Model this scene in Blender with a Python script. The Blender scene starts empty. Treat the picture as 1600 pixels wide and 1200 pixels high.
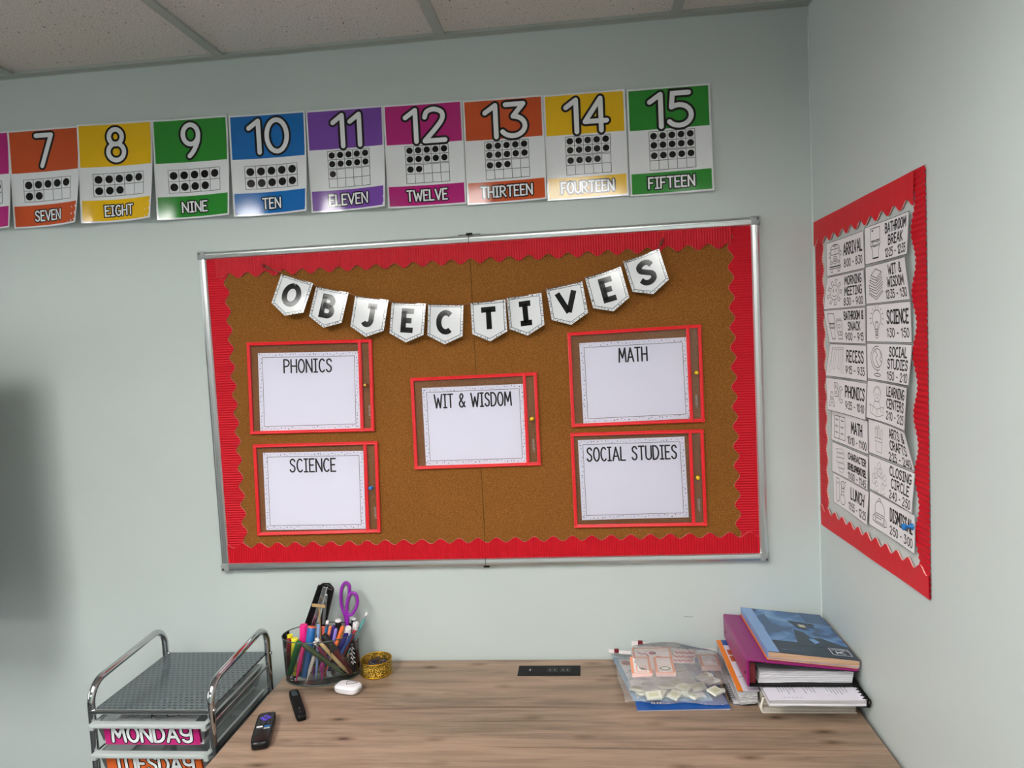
import bpy, bmesh, math, random
from math import sin, cos, pi, radians as RAD
from mathutils import Vector, Matrix

random.seed(7)
SC = bpy.context.scene
COL = SC.collection

# ---------------------------------------------------------------- camera, world, exposure
cam_d = bpy.data.cameras.new('camera')
cam = bpy.data.objects.new('camera', cam_d)
COL.objects.link(cam)
SC.camera = cam
cam_d.sensor_width = 36.0
cam_d.lens = 1126.35 / 1600 * 36.0
cam_d.clip_start = 0.02
CAM_POS = Vector((1.05357, -1.94527, 1.63511))
ya, pb, rc = 0.0992167, -0.0642177, 0.0497729
R1 = Matrix(((cos(ya), -sin(ya), 0), (sin(ya), cos(ya), 0), (0, 0, 1)))
R2 = Matrix(((1, 0, 0), (0, cos(pb), -sin(pb)), (0, sin(pb), cos(pb))))
R3 = Matrix(((cos(rc), 0, sin(rc)), (0, 1, 0), (-sin(rc), 0, cos(rc))))
RR = R1 @ R2 @ R3
M3 = Matrix((RR.col[0], RR.col[2], -RR.col[1])).transposed()
cam.matrix_world = Matrix.Translation(CAM_POS) @ M3.to_4x4()

wd = bpy.data.worlds.new('world')
SC.world = wd
wd.use_nodes = True
wd.node_tree.nodes['Background'].inputs[0].default_value = (0.6, 0.65, 0.7, 1)
wd.node_tree.nodes['Background'].inputs[1].default_value = 0.02
SC.view_settings.view_transform = 'Standard'
SC.view_settings.look = 'None'
SC.view_settings.gamma = 1.0
SC.view_settings.use_curve_mapping = False
SC.view_settings.exposure = -0.27
LAMP = 30.0            # emission of the ceiling troffers' diffusers
DAY = 110.0            # watts of daylight added through an unseen window in the left wall

# daylight: fill added behind a guessed, unseen window to brighten the right wall
day_d = bpy.data.lights.new('fill_daylight', 'AREA')
day_d.shape = 'RECTANGLE'
day_d.size, day_d.size_y = 2.5, 1.4
day_d.energy = DAY
day_d.color = (0.93, 0.98, 1.0)
day = bpy.data.objects.new('fill_daylight', day_d)
COL.objects.link(day)
day.location = (-4.36, -2.3, 1.55)
day.rotation_euler = (RAD(90), 0, RAD(-90))

# room: back wall y=0, right wall x=XR, ceiling ZC, floor 0
XR, ZC, XL, YF = 1.6589, 2.4387, -4.2, -6.4
DZ = 0.743             # desk top


# ---------------------------------------------------------------- materials
def lin(c):
    return tuple(((v / 255) / 12.92 if v / 255 <= 0.04045 else ((v / 255 + 0.055) / 1.055) ** 2.4) for v in c) + (1,)


def mat(name, rgb, rough=0.5, metal=0.0, spec=0.5, coat=0.0):
    m = bpy.data.materials.new(name)
    m.use_nodes = True
    b = m.node_tree.nodes['Principled BSDF']
    b.inputs['Base Color'].default_value = lin(rgb)
    b.inputs['Roughness'].default_value = rough
    b.inputs['Metallic'].default_value = metal
    b.inputs['Specular IOR Level'].default_value = spec
    b.inputs['Coat Weight'].default_value = coat
    b.inputs['Coat Roughness'].default_value = 0.08
    return m


def nodes(m):
    return m.node_tree.nodes, m.node_tree.links, m.node_tree.nodes['Principled BSDF']


def coords(m, scale=(1, 1, 1), kind='Object', rot=(0, 0, 0)):
    N, L, b = nodes(m)
    t = N.new('ShaderNodeTexCoord')
    mp = N.new('ShaderNodeMapping')
    mp.inputs['Scale'].default_value = scale
    mp.inputs['Rotation'].default_value = rot
    L.new(t.outputs[kind], mp.inputs[0])
    return mp.outputs[0]


def ramp(m, src, stops):
    N, L, b = nodes(m)
    r = N.new('ShaderNodeValToRGB')
    e = r.color_ramp.elements
    while len(e) < len(stops):
        e.new(0.5)
    for k, (p, c) in enumerate(stops):
        e[k].position = p
        e[k].color = c if len(c) == 4 else lin(c)
    L.new(src, r.inputs[0])
    return r.outputs[0]


def noise(m, vec, scale, detail=4, rough=0.55, dist=0.0):
    N, L, b = nodes(m)
    n = N.new('ShaderNodeTexNoise')
    n.inputs['Scale'].default_value = scale
    n.inputs['Detail'].default_value = detail
    n.inputs['Roughness'].default_value = rough
    n.inputs['Distortion'].default_value = dist
    L.new(vec, n.inputs['Vector'])
    return n.outputs[0]


def mixc(m, fac, a, b_, mode='MIX'):
    N, L, b = nodes(m)
    x = N.new('ShaderNodeMix')
    x.data_type = 'RGBA'
    x.blend_type = mode
    for sock, val in ((x.inputs[0], fac), (x.inputs[6], a), (x.inputs[7], b_)):
        if isinstance(val, (int, float)):
            sock.default_value = val
        elif isinstance(val, tuple):
            sock.default_value = val
        else:
            L.new(val, sock)
    return x.outputs[2]


def bump(m, h, strength=0.2, dist=0.002):
    N, L, b = nodes(m)
    n = N.new('ShaderNodeBump')
    n.inputs['Strength'].default_value = strength
    n.inputs['Distance'].default_value = dist
    L.new(h, n.inputs['Height'])
    L.new(n.outputs[0], b.inputs['Normal'])


def film(name, tint, clear=0.85, rough=0.08, crinkle=0.0, fres=1.45):
    """thin clear plastic: mostly see-through, a little haze, real glossy reflection"""
    m = bpy.data.materials.new(name)
    m.use_nodes = True
    N, L = m.node_tree.nodes, m.node_tree.links
    N.remove(N['Principled BSDF'])
    tr = N.new('ShaderNodeBsdfTransparent')
    tr.inputs[0].default_value = (0.985, 0.985, 0.985, 1)
    df = N.new('ShaderNodeBsdfDiffuse')
    df.inputs[0].default_value = lin(tint)
    gl = N.new('ShaderNodeBsdfGlossy')
    gl.inputs['Roughness'].default_value = rough
    fr = N.new('ShaderNodeFresnel')
    fr.inputs[0].default_value = fres
    m1 = N.new('ShaderNodeMixShader')
    m1.inputs[0].default_value = clear
    L.new(df.outputs[0], m1.inputs[1])
    L.new(tr.outputs[0], m1.inputs[2])
    m2 = N.new('ShaderNodeMixShader')
    L.new(fr.outputs[0], m2.inputs[0])
    L.new(m1.outputs[0], m2.inputs[1])
    L.new(gl.outputs[0], m2.inputs[2])
    L.new(m2.outputs[0], N['Material Output'].inputs[0])
    if crinkle:
        t = N.new('ShaderNodeTexCoord')
        n = N.new('ShaderNodeTexNoise')
        n.inputs['Scale'].default_value = 60
        n.inputs['Detail'].default_value = 3
        bp = N.new('ShaderNodeBump')
        bp.inputs['Strength'].default_value = crinkle
        bp.inputs['Distance'].default_value = 0.01
        L.new(t.outputs['Object'], n.inputs['Vector'])
        L.new(n.outputs[0], bp.inputs['Height'])
        L.new(bp.outputs[0], gl.inputs['Normal'])
        L.new(bp.outputs[0], fr.inputs['Normal'])
    return m


# wall paint
M_WALL = mat('wall_paint', (196, 207, 201), 0.42, spec=0.35)
N, L, b = nodes(M_WALL)
v = coords(M_WALL)
n1 = noise(M_WALL, v, 1.3, 3)
L.new(ramp(M_WALL, n1, [(0.3, (196, 205, 202)), (0.7, (204, 212, 209))]), b.inputs['Base Color'])
bump(M_WALL, noise(M_WALL, v, 130, 3), 0.12, 0.001)

# ceiling tile
M_TILE = mat('ceiling_tile', (196, 190, 182), 0.9, spec=0.1)
N, L, b = nodes(M_TILE)
v = coords(M_TILE, (1, 1, 1))
n1 = noise(M_TILE, coords(M_TILE, (150, 90, 90), rot=(0, 0, 0.5)), 1.0, 2, 0.5, 0.6)
spk = ramp(M_TILE, n1, [(0.27, (0.22, 0.20, 0.18, 1)), (0.33, (1, 1, 1, 1))])
n2 = noise(M_TILE, v, 260, 3)
bs = ramp(M_TILE, n2, [(0.35, (204, 199, 192)), (0.65, (236, 231, 224))])
L.new(mixc(M_TILE, 1.0, bs, spk, 'MULTIPLY'), b.inputs['Base Color'])
bump(M_TILE, n1, 0.5, 0.003)
M_TBAR = mat('ceiling_bar_paint', (172, 178, 170), 0.45)

# cork
M_CORK = mat('cork', (128, 84, 34), 0.85, spec=0.15)
N, L, b = nodes(M_CORK)
v = coords(M_CORK)
n1 = noise(M_CORK, v, 330, 4, 0.7)
n2 = noise(M_CORK, v, 4, 2)
c1 = ramp(M_CORK, n1, [(0.28, (104, 60, 16)), (0.5, (138, 88, 36)), (0.74, (178, 122, 60))])
c2 = ramp(M_CORK, n2, [(0.3, (0.9, 0.9, 0.9, 1)), (0.7, (1, 1, 1, 1))])
L.new(mixc(M_CORK, 1.0, c1, c2, 'MULTIPLY'), b.inputs['Base Color'])
bump(M_CORK, n1, 0.3, 0.001)

# desk wood, grain along x
M_WOOD = mat('weathered_wood', (168, 134, 112), 0.42, spec=0.4)
N, L, b = nodes(M_WOOD)
vw = coords(M_WOOD, (1.3, 14, 14))
vf = coords(M_WOOD, (4, 120, 120))
vk = coords(M_WOOD, (6.5, 17, 1))
n1 = noise(M_WOOD, vw, 2.1, 6, 0.62, 0.7)
n2 = noise(M_WOOD, vf, 1.6, 5, 0.7, 0.2)
n3 = noise(M_WOOD, coords(M_WOOD, (0.5, 3.2, 1)), 2.6, 3, 0.5, 0.8)
c1 = ramp(M_WOOD, n1, [(0.26, (116, 98, 83)), (0.42, (148, 124, 105)), (0.58, (170, 143, 122)), (0.74, (160, 130, 109))])
c2 = ramp(M_WOOD, n2, [(0.25, (0.70, 0.68, 0.66, 1)), (0.55, (1, 1, 1, 1))])
c3 = ramp(M_WOOD, n3, [(0.38, (0.74, 0.78, 0.76, 1)), (0.58, (1, 1, 1, 1))])
vor = N.new('ShaderNodeTexVoronoi')
vor.inputs['Scale'].default_value = 1.0
L.new(vk, vor.inputs['Vector'])
kn = ramp(M_WOOD, vor.outputs['Distance'], [(0.05, (0.14, 0.10, 0.08, 1)), (0.11, (0.62, 0.56, 0.5, 1)), (0.24, (1, 1, 1, 1))])
x = mixc(M_WOOD, 1.0, c1, c2, 'MULTIPLY')
x = mixc(M_WOOD, 1.0, x, c3, 'MULTIPLY')
n4 = noise(M_WOOD, coords(M_WOOD, (1.1, 46, 46)), 1.4, 2, 0.5, 0.3)
c4 = ramp(M_WOOD, n4, [(0.30, (0.62, 0.56, 0.52, 1)), (0.37, (1, 1, 1, 1))])
x = mixc(M_WOOD, 1.0, x, c4, 'MULTIPLY')
x = mixc(M_WOOD, 0.9, x, kn, 'MULTIPLY')
L.new(x, b.inputs['Base Color'])
bump(M_WOOD, n2, 0.12, 0.001)

M_RED = mat('red_border_paper', (198, 14, 34), 0.5, spec=0.25)
M_REDG = mat('red_border_paper_smooth', (212, 14, 34), 0.45, spec=0.25)
M_REDEDGE = mat('torn_paper_edge', (236, 180, 170), 0.8)
M_ALU = mat('aluminium', (226, 230, 230), 0.30, 1.0)
M_CAP = mat('grey_plastic', (150, 156, 156), 0.4)
M_SCREW = mat('screw_steel', (120, 122, 124), 0.25, 1.0)
M_WHITE = mat('white_card', (238, 240, 242), 0.5, spec=0.3)
M_LAM = mat('laminated_white', (236, 238, 240), 0.09, spec=0.5)
M_LAMW = mat('laminated_white_print', (240, 242, 244), 0.09, spec=0.5)
M_BLACK = mat('laminated_black_print', (14, 14, 16), 0.09, spec=0.5)
M_INK = mat('black_ink', (22, 22, 26), 0.6, spec=0.2)
M_GINK = mat('grey_pencil_ink', (120, 120, 124), 0.6, spec=0.2)
M_PAPER = mat('paper', (234, 232, 246), 0.6, spec=0.2)  # lavender tint: the clear sleeve's reflections put into the paper colour
M_SCHED = mat('schedule_paper', (240, 238, 240), 0.55, spec=0.25)
CARD = {k: mat('laminated_' + k, c, 0.11, spec=0.5) for k, c in dict(
    pink=(184, 36, 122), orange=(204, 84, 40), yellow=(238, 190, 22), green=(44, 140, 48),
    blue=(18, 108, 184), purple=(122, 74, 168)).items()}
M_TWINE = mat('twine', (120, 84, 62), 0.9)
M_BIND = mat('red_binding', (236, 36, 44), 0.4)
M_SLEEVE = film('clear_sleeve', (225, 215, 228), 0.98, 0.10, fres=1.32)
M_TUB = film('clear_tub_plastic', (120, 132, 128), 0.95, 0.05)
M_TUBRIM = mat('clear_tub_rim', (74, 84, 80), 0.15)
M_BAG = film('plastic_bag', (245, 238, 236), 0.82, 0.16, crinkle=1.0, fres=1.4)
M_CHROME = mat('chrome', (196, 198, 200), 0.07, 1.0)
M_DARKIN = mat('black_plastic', (8, 9, 9), 0.5, spec=0.2)
M_BLKG = mat('black_gloss_plastic', (11, 11, 12), 0.24, spec=0.35)
M_STEEL = mat('steel', (196, 198, 200), 0.25, 1.0)
M_GOLD = mat('gold_metal', (206, 160, 44), 0.28, 1.0)
M_TRANSW = mat('frosted_plastic', (214, 222, 220), 0.35)
nodes(M_TRANSW)[2].inputs['Transmission Weight'].default_value = 0.35
M_BIN = film('frosted_bin', (150, 158, 156), 0.45, 0.2)

# perforated tray: rows of slots
M_TRAY = mat('perforated_tray', (120, 130, 132), 0.22, 0.6)
N, L, b = nodes(M_TRAY)
br = N.new('ShaderNodeTexBrick')
br.offset = 0.5
br.inputs['Color1'].default_value = lin((76, 84, 88))
br.inputs['Color2'].default_value = lin((80, 88, 92))
br.inputs['Mortar'].default_value = lin((116, 126, 130))
br.inputs['Scale'].default_value = 1.0
br.inputs['Brick Width'].default_value = 0.0135
br.inputs['Row Height'].default_value = 0.0125
br.inputs['Mortar Size'].default_value = 0.0032
br.inputs['Mortar Smooth'].default_value = 0.4
L.new(coords(M_TRAY), br.inputs['Vector'])
L.new(br.outputs['Color'], b.inputs['Base Color'])
bump(M_TRAY, br.outputs['Fac'], 0.35, 0.002)

# woven gold mesh
M_GMESH = mat('gold_mesh', (196, 150, 40), 0.35, 0.9)
N, L, b = nodes(M_GMESH)
vo = N.new('ShaderNodeTexVoronoi')
vo.inputs['Scale'].default_value = 420
L.new(coords(M_GMESH), vo.inputs['Vector'])
gc = ramp(M_GMESH, vo.outputs['Distance'], [(0.25, (40, 30, 8)), (0.5, (140, 106, 26)), (0.75, (226, 186, 84))])
L.new(gc, b.inputs['Base Color'])
bump(M_GMESH, vo.outputs['Distance'], 0.8, 0.002)


def pages(name, rgb, dark):
    m = mat(name, rgb, 0.8, spec=0.1)
    N, L, b = nodes(m)
    n = noise(m, coords(m, (3, 3, 900)), 1.0, 2, 0.6)
    L.new(ramp(m, n, [(0.35, dark), (0.6, rgb)]), b.inputs['Base Color'])
    bump(m, n, 0.4, 0.002)
    return m


M_PGW = pages('white_page_edges', (232, 230, 234), (150, 148, 152))
M_PGC = pages('cream_page_edges', (214, 208, 196), (140, 132, 122))
M_PGT = pages('tan_page_edges', (216, 180, 150), (176, 140, 112))


# ---------------------------------------------------------------- mesh builder
class MB:
    def __init__(self):
        self.v, self.f, self.m, self.s, self.mats = [], [], [], [], []

    def mi(self, m):
        if m not in self.mats:
            self.mats.append(m)
        return self.mats.index(m)

    def add(self, vs, fs, m, smooth=False):
        o = len(self.v)
        self.v += [Vector(p) for p in vs]
        k = self.mi(m)
        for f in fs:
            self.f.append([o + i for i in f])
            self.m.append(k)
            self.s.append(smooth)
        return self

    def box(self, c, s, m, rot=None):
        hx, hy, hz = s[0] / 2, s[1] / 2, s[2] / 2
        vs = [Vector((x, y, z)) for x in (-hx, hx) for y in (-hy, hy) for z in (-hz, hz)]
        if rot is not None:
            vs = [rot @ p for p in vs]
        c = Vector(c)
        return self.add([p + c for p in vs],
                        [(0, 1, 3, 2), (4, 6, 7, 5), (0, 4, 5, 1), (2, 3, 7, 6), (0, 2, 6, 4), (1, 5, 7, 3)], m)

    def bb(self, x0, x1, y0, y1, z0, z1, m):
        return self.box(((x0 + x1) / 2, (y0 + y1) / 2, (z0 + z1) / 2), (abs(x1 - x0), abs(y1 - y0), abs(z1 - z0)), m)

    def hexa(self, p, m):
        """8 points: bottom 4 (ccw), top 4"""
        return self.add(p, [(3, 2, 1, 0), (4, 5, 6, 7), (0, 1, 5, 4), (1, 2, 6, 5), (2, 3, 7, 6), (3, 0, 4, 7)], m)

    def tube(self, pts, r, m, seg=10, closed=False):
        pts = [Vector(p) for p in pts]
        n = len(pts)
        rs = r if isinstance(r, (list, tuple)) else [r] * n
        rings = []
        up = None
        for i in range(n):
            if closed:
                t = pts[(i + 1) % n] - pts[i - 1]
            else:
                t = pts[min(i + 1, n - 1)] - pts[max(i - 1, 0)]
            t.normalize()
            if up is None:
                up = t.orthogonal().normalized()
            up = (up - t * up.dot(t))
            if up.length < 1e-6:
                up = t.orthogonal()
            up.normalize()
            w = t.cross(up)
            rings.append([pts[i] + (up * cos(2 * pi * k / seg) + w * sin(2 * pi * k / seg)) * rs[i] for k in range(seg)])
        vs = [p for rg in rings for p in rg]
        fs = []
        for i in range(n if closed else n - 1):
            j = (i + 1) % n
            for k in range(seg):
                k2 = (k + 1) % seg
                fs.append((i * seg + k, i * seg + k2, j * seg + k2, j * seg + k))
        self.add(vs, fs, m, True)
        if not closed:
            self.add(rings[0], [tuple(range(seg))[::-1]], m)
            self.add(rings[-1], [tuple(range(seg))], m)
        return self

    def lathe(self, prof, m, c=(0, 0, 0), seg=32, sx=1.0, sy=1.0, rot=None, smooth=True):
        c = Vector(c)
        vs = []
        for (r, z) in prof:
            for k in range(seg):
                p = Vector((r * sx * cos(2 * pi * k / seg), r * sy * sin(2 * pi * k / seg), z))
                if rot is not None:
                    p = rot @ p
                vs.append(p + c)
        fs = []
        for i in range(len(prof) - 1):
            for k in range(seg):
                k2 = (k + 1) % seg
                fs.append((i * seg + k, i * seg + k2, (i + 1) * seg + k2, (i + 1) * seg + k))
        return self.add(vs, fs, m, smooth)

    def prism(self, out, d0, d1, m, fn):
        """2-D outline extruded between d0 and d1; fn(a, b, d) -> point"""
        n = len(out)
        vs = [fn(a, b_, d0) for a, b_ in out] + [fn(a, b_, d1) for a, b_ in out]
        fs = [tuple(range(n))[::-1], tuple(range(n, 2 * n))]
        fs += [(i, (i + 1) % n, n + (i + 1) % n, n + i) for i in range(n)]
        return self.add(vs, fs, m)

    def build(self, name, parent=None, bevel=0.0, seg=2, recalc=False):
        vs = self.v
        if parent is not None:
            org = ORG[parent]
        else:
            xs, ys, zs = [p.x for p in vs], [p.y for p in vs], [p.z for p in vs]
            org = Vector(((min(xs) + max(xs)) / 2, (min(ys) + max(ys)) / 2, min(zs)))
        me = bpy.data.meshes.new(name)
        me.from_pydata([p - org for p in vs], [], self.f)
        for m in self.mats:
            me.materials.append(m)
        me.polygons.foreach_set('material_index', self.m)
        me.polygons.foreach_set('use_smooth', self.s)
        if recalc:
            bm = bmesh.new()
            bm.from_mesh(me)
            bmesh.ops.recalc_face_normals(bm, faces=bm.faces)
            bm.to_mesh(me)
            bm.free()
        me.update()
        o = bpy.data.objects.new(name, me)
        COL.objects.link(o)
        if parent is not None:
            o.parent = parent
        else:
            o.location = org
        ORG[o] = org
        if bevel:
            bv = o.modifiers.new('bevel', 'BEVEL')
            bv.width = bevel
            bv.segments = seg
            bv.limit_method = 'ANGLE'
            bv.angle_limit = RAD(40)
        return o


ORG = {}


def tag(o, label=None, cat=None, group=None, kind=None):
    if label:
        o['label'] = label
    if cat:
        o['category'] = cat
    if group:
        o['group'] = group
    if kind:
        o['kind'] = kind
    return o


def thing(name, loc, label, cat, group=None):
    o = bpy.data.objects.new(name, None)
    COL.objects.link(o)
    o.location = loc
    o.empty_display_size = 0.05
    ORG[o] = Vector(loc)
    return tag(o, label, cat, group)


def struct(name, mb, parent=None):
    o = mb.build(name, parent)
    o['kind'] = 'structure'
    return o


# ---------------------------------------------------------------- hand-lettered stroke alphabet
def arc(cx, cy, rx, ry, d0, d1, n=14):
    return [(cx + rx * cos(RAD(d0 + (d1 - d0) * i / n)), cy + ry * sin(RAD(d0 + (d1 - d0) * i / n))) for i in range(n + 1)]


def spl(P, n=6):
    """Catmull-Rom through points"""
    out = []
    Q = [P[0]] + list(P) + [P[-1]]
    for i in range(1, len(Q) - 2):
        p0, p1, p2, p3 = Q[i - 1], Q[i], Q[i + 1], Q[i + 2]
        for k in range(n):
            t = k / n
            out.append(tuple(0.5 * (2 * p1[j] + (p2[j] - p0[j]) * t + (2 * p0[j] - 5 * p1[j] + 4 * p2[j] - p3[j]) * t * t
                                    + (3 * p1[j] - p0[j] - 3 * p2[j] + p3[j]) * t ** 3) for j in (0, 1)))
    out.append(tuple(P[-1]))
    return out


GL = {
    'A': (.52, [[(0, 0), (.26, 1), (.52, 0)], [(.09, .32), (.43, .32)]]),
    'B': (.44, [[(0, 0), (0, 1)], [(0, 1), (.16, 1)] + arc(.16, .77, .22, .23, 90, -90) + [(0, .54)],
                [(0, .54), (.18, .54)] + arc(.18, .27, .26, .27, 90, -90) + [(0, 0)]]),
    'C': (.42, [arc(.24, .5, .24, .5, 48, 312, 18)]),
    'D': (.46, [[(0, 0), (0, 1), (.14, 1)] + arc(.14, .5, .32, .5, 90, -90, 16) + [(0, 0)]]),
    'E': (.36, [[(.36, 1), (0, 1), (0, 0), (.36, 0)], [(0, .52), (.29, .52)]]),
    'F': (.36, [[(.36, 1), (0, 1), (0, 0)], [(0, .52), (.29, .52)]]),
    'G': (.46, [arc(.24, .5, .24, .5, 50, 300, 18) + [(.44, .16), (.44, .45), (.26, .45)]]),
    'H': (.44, [[(0, 0), (0, 1)], [(.44, 0), (.44, 1)], [(0, .5), (.44, .5)]]),
    'I': (.28, [[(0, 1), (.28, 1)], [(.14, 1), (.14, 0)], [(0, 0), (.28, 0)]]),
    'J': (.36, [[(.10, 1), (.36, 1)], [(.28, 1), (.28, .24)] + arc(.14, .22, .14, .22, 0, -165, 10)]),
    'K': (.42, [[(0, 0), (0, 1)], [(.40, 1), (.02, .46)], [(.10, .56), (.42, 0)]]),
    'L': (.36, [[(0, 1), (0, 0), (.36, 0)]]),
    'M': (.60, [[(0, 0), (.06, 1), (.30, .30), (.54, 1), (.60, 0)]]),
    'N': (.46, [[(0, 0), (0, 1), (.46, 0), (.46, 1)]]),
    'O': (.48, [arc(.24, .5, .24, .5, 90, 450, 24)]),
    'P': (.42, [[(0, 0), (0, 1), (.16, 1)] + arc(.16, .74, .26, .26, 90, -90) + [(0, .48)]]),
    'R': (.44, [[(0, 0), (0, 1), (.16, 1)] + arc(.16, .75, .24, .25, 90, -90) + [(0, .50)], [(.14, .50), (.44, 0)]]),
    'S': (.42, [spl([(.40, .83), (.31, .97), (.17, .98), (.05, .86), (.07, .66), (.21, .53), (.36, .38), (.37, .15), (.25, .02), (.10, .03), (.0, .17)])]),
    'T': (.44, [[(0, 1), (.44, 1)], [(.22, 1), (.22, 0)]]),
    'U': (.46, [[(0, 1), (0, .26)] + arc(.23, .26, .23, .26, 180, 360, 12) + [(.46, 1)]]),
    'V': (.50, [[(0, 1), (.25, 0), (.50, 1)]]),
    'W': (.70, [[(0, 1), (.17, 0), (.35, .72), (.53, 0), (.70, 1)]]),
    'X': (.46, [[(0, 0), (.46, 1)], [(0, 1), (.46, 0)]]),
    'Y': (.46, [[(0, 1), (.23, .48), (.46, 1)], [(.23, .48), (.23, 0)]]),
    'y': (.46, [[(0, 1), (0, .66)] + arc(.22, .64, .22, .20, 180, 350, 10), [(.46, 1), (.45, .2)] + arc(.25, .2, .20, .2, 0, -160, 10)]),
    'Z': (.44, [[(0, 1), (.44, 1), (0, 0), (.44, 0)]]),
    '0': (.46, [arc(.23, .5, .23, .5, 90, 450, 24)]),
    '1': (.24, [[(0, .78), (.22, 1), (.22, 0)]]),
    '2': (.44, [spl([(.02, .76), (.07, .93), (.22, 1.0), (.38, .90), (.40, .70), (.28, .44), (0, 0)]) + [(.44, 0)]]),
    '3': (.42, [[(.03, 1), (.40, 1), (.18, .62)] + arc(.17, .31, .25, .31, 80, -150, 14)]),
    '4': (.46, [[(.34, 0), (.34, 1), (0, .30), (.46, .30)]]),
    '5': (.42, [[(.38, 1), (.06, 1), (.03, .58)] + arc(.18, .32, .24, .32, 110, -145, 14)]),
    '6': (.44, [spl([(.36, .98), (.16, .78), (.02, .42), (.03, .20), (.20, 0), (.40, .14), (.42, .38), (.26, .55), (.08, .46), (.02, .30)])]),
    '7': (.42, [[(0, 1), (.42, 1), (.12, 0)]]),
    '8': (.44, [arc(.22, .76, .18, .24, 90, 450, 18), arc(.22, .27, .22, .27, 90, 450, 20)]),
    '9': (.44, [arc(.22, .69, .21, .31, 20, 380, 20), spl([(.43, .72), (.40, .45), (.28, .16), (.16, 0)])]),
    '&': (.50, [spl([(.50, .02), (.10, .66), (.10, .88), (.22, 1), (.34, .88), (.30, .70), (.02, .34), (.03, .12), (.18, 0), (.36, .10), (.48, .38)])]),
    '-': (.24, [[(0, .45), (.24, .45)]]),
    ':': (.05, [[(.025, .22), (.025, .27)], [(.025, .66), (.025, .71)]]),
    '(': (.16, [arc(.18, .5, .16, .6, 130, 230, 8)]),
    ')': (.16, [arc(-.02, .5, .16, .6, 50, -50, 8)]),
    '/': (.3, [[(0, -.05), (.3, 1.05)]]),
    '.': (.05, [[(.02, .0), (.03, .05)]]),
    ' ': (.30, []),
}


class Sheet(MB):
    """a printed sheet: fn(a, b, d) maps metres right, metres down and height to a point"""

    def __init__(self, fn, step=0.03):
        MB.__init__(self)
        self.fn, self.step = fn, step

    def h(self, layer):
        return layer * 0.00022

    def rect(self, a0, b0, a1, b1, m, layer=0, n=None):
        na = n or max(1, int(abs(a1 - a0) / self.step))
        nb = n or max(1, int(abs(b1 - b0) / self.step))
        vs = [self.fn(a0 + (a1 - a0) * i / na, b0 + (b1 - b0) * j / nb, self.h(layer)) for j in range(nb + 1) for i in range(na + 1)]
        fs = []
        for j in range(nb):
            for i in range(na):
                q = j * (na + 1) + i
                fs.append((q, q + na + 1, q + na + 2, q + 1))
        self.add(vs, fs, m, True)

    def poly(self, pts, m, layer=0):
        self.add([self.fn(a, b_, self.h(layer)) for a, b_ in pts], [tuple(range(len(pts)))], m)

    def disc(self, a, b_, r, m, layer=1, n=14):
        self.poly([(a + r * cos(2 * pi * k / n), b_ - r * sin(2 * pi * k / n)) for k in range(n)], m, layer)

    def stroke(self, pts, w, m, layer=1, caps=True):
        P = [pts[0]]
        for q in pts[1:]:
            p = P[-1]
            d = math.hypot(q[0] - p[0], q[1] - p[1])
            if d < 1e-7:
                continue
            k = max(1, int(d / self.step))
            P += [(p[0] + (q[0] - p[0]) * i / k, p[1] + (q[1] - p[1]) * i / k) for i in range(1, k + 1)]
        n = len(P)
        if n < 2:
            return
        h = self.h(layer)
        dirs = []
        for i in range(n - 1):
            dx, dy = P[i + 1][0] - P[i][0], P[i + 1][1] - P[i][1]
            d = math.hypot(dx, dy)
            dirs.append((dx / d, dy / d))
        vs, fs = [], []
        discs = [0, n - 1] if caps else []
        side = None
        for i in range(n - 1):
            d0 = dirs[i]
            nm = (-d0[1], d0[0])

            def joint(j, other):
                if other is None:
                    return nm, False
                mx, my = nm[0] - other[1], nm[1] + other[0]
                q = math.hypot(mx, my)
                if q < 1.2:
                    return nm, True
                k = 2 / (q * q)
                return (mx * k, my * k), False
            na, s0 = joint(i, dirs[i - 1] if i > 0 else None)
            nb, s1 = joint(i + 1, dirs[i + 1] if i < n - 2 else None)
            if s1:
                discs.append(i + 1)
            o = len(vs)
            for (pt, nn) in ((P[i], na), (P[i + 1], nb)):
                vs.append(self.fn(pt[0] + nn[0] * w / 2, pt[1] + nn[1] * w / 2, h))
                vs.append(self.fn(pt[0] - nn[0] * w / 2, pt[1] - nn[1] * w / 2, h))
            fs.append((o, o + 1, o + 3, o + 2))
        self.add(vs, fs, m)
        for i in set(discs):
            self.disc(P[i][0], P[i][1], w / 2, m, layer, 10)

    def text(self, s, ca, base, h, w, m, width=None, layer=2, outline=None, gap=None, caps=True, left=False):
        """s centred on ca, baseline at base (down), cap height h, stroke w, fitted to width"""
        g = gap if gap is not None else 0.16
        tot = sum(GL[c][0] for c in s) + g * (len(s) - 1)
        sx = (width - w) / tot if width else h * 0.85
        a = ca + (w / 2 if left else -tot * sx / 2)
        hh = h - w
        jobs = []
        for c in s:
            for st in GL[c][1]:
                jobs.append([(a + x * sx, base - w / 2 - y * hh) for x, y in st])
            a += (GL[c][0] + g) * sx
        if outline:
            for st in jobs:
                self.stroke(st, w + 2 * outline[1], outline[0], layer, caps)
            layer += 1
        for st in jobs:
            self.stroke(st, w, m, layer, caps)


def bil(q, u, v):
    """bilinear in a quad TL, TR, BR, BL"""
    return [(q[0][k] * (1 - u) + q[1][k] * u) * (1 - v) + (q[3][k] * (1 - u) + q[2][k] * u) * v for k in range(len(q[0]))]


def arc3(c, u, w, r, d0, d1, n=8):
    return [Vector(c) + Vector(u) * r * cos(RAD(d0 + (d1 - d0) * i / n)) + Vector(w) * r * sin(RAD(d0 + (d1 - d0) * i / n)) for i in range(n + 1)]


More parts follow.
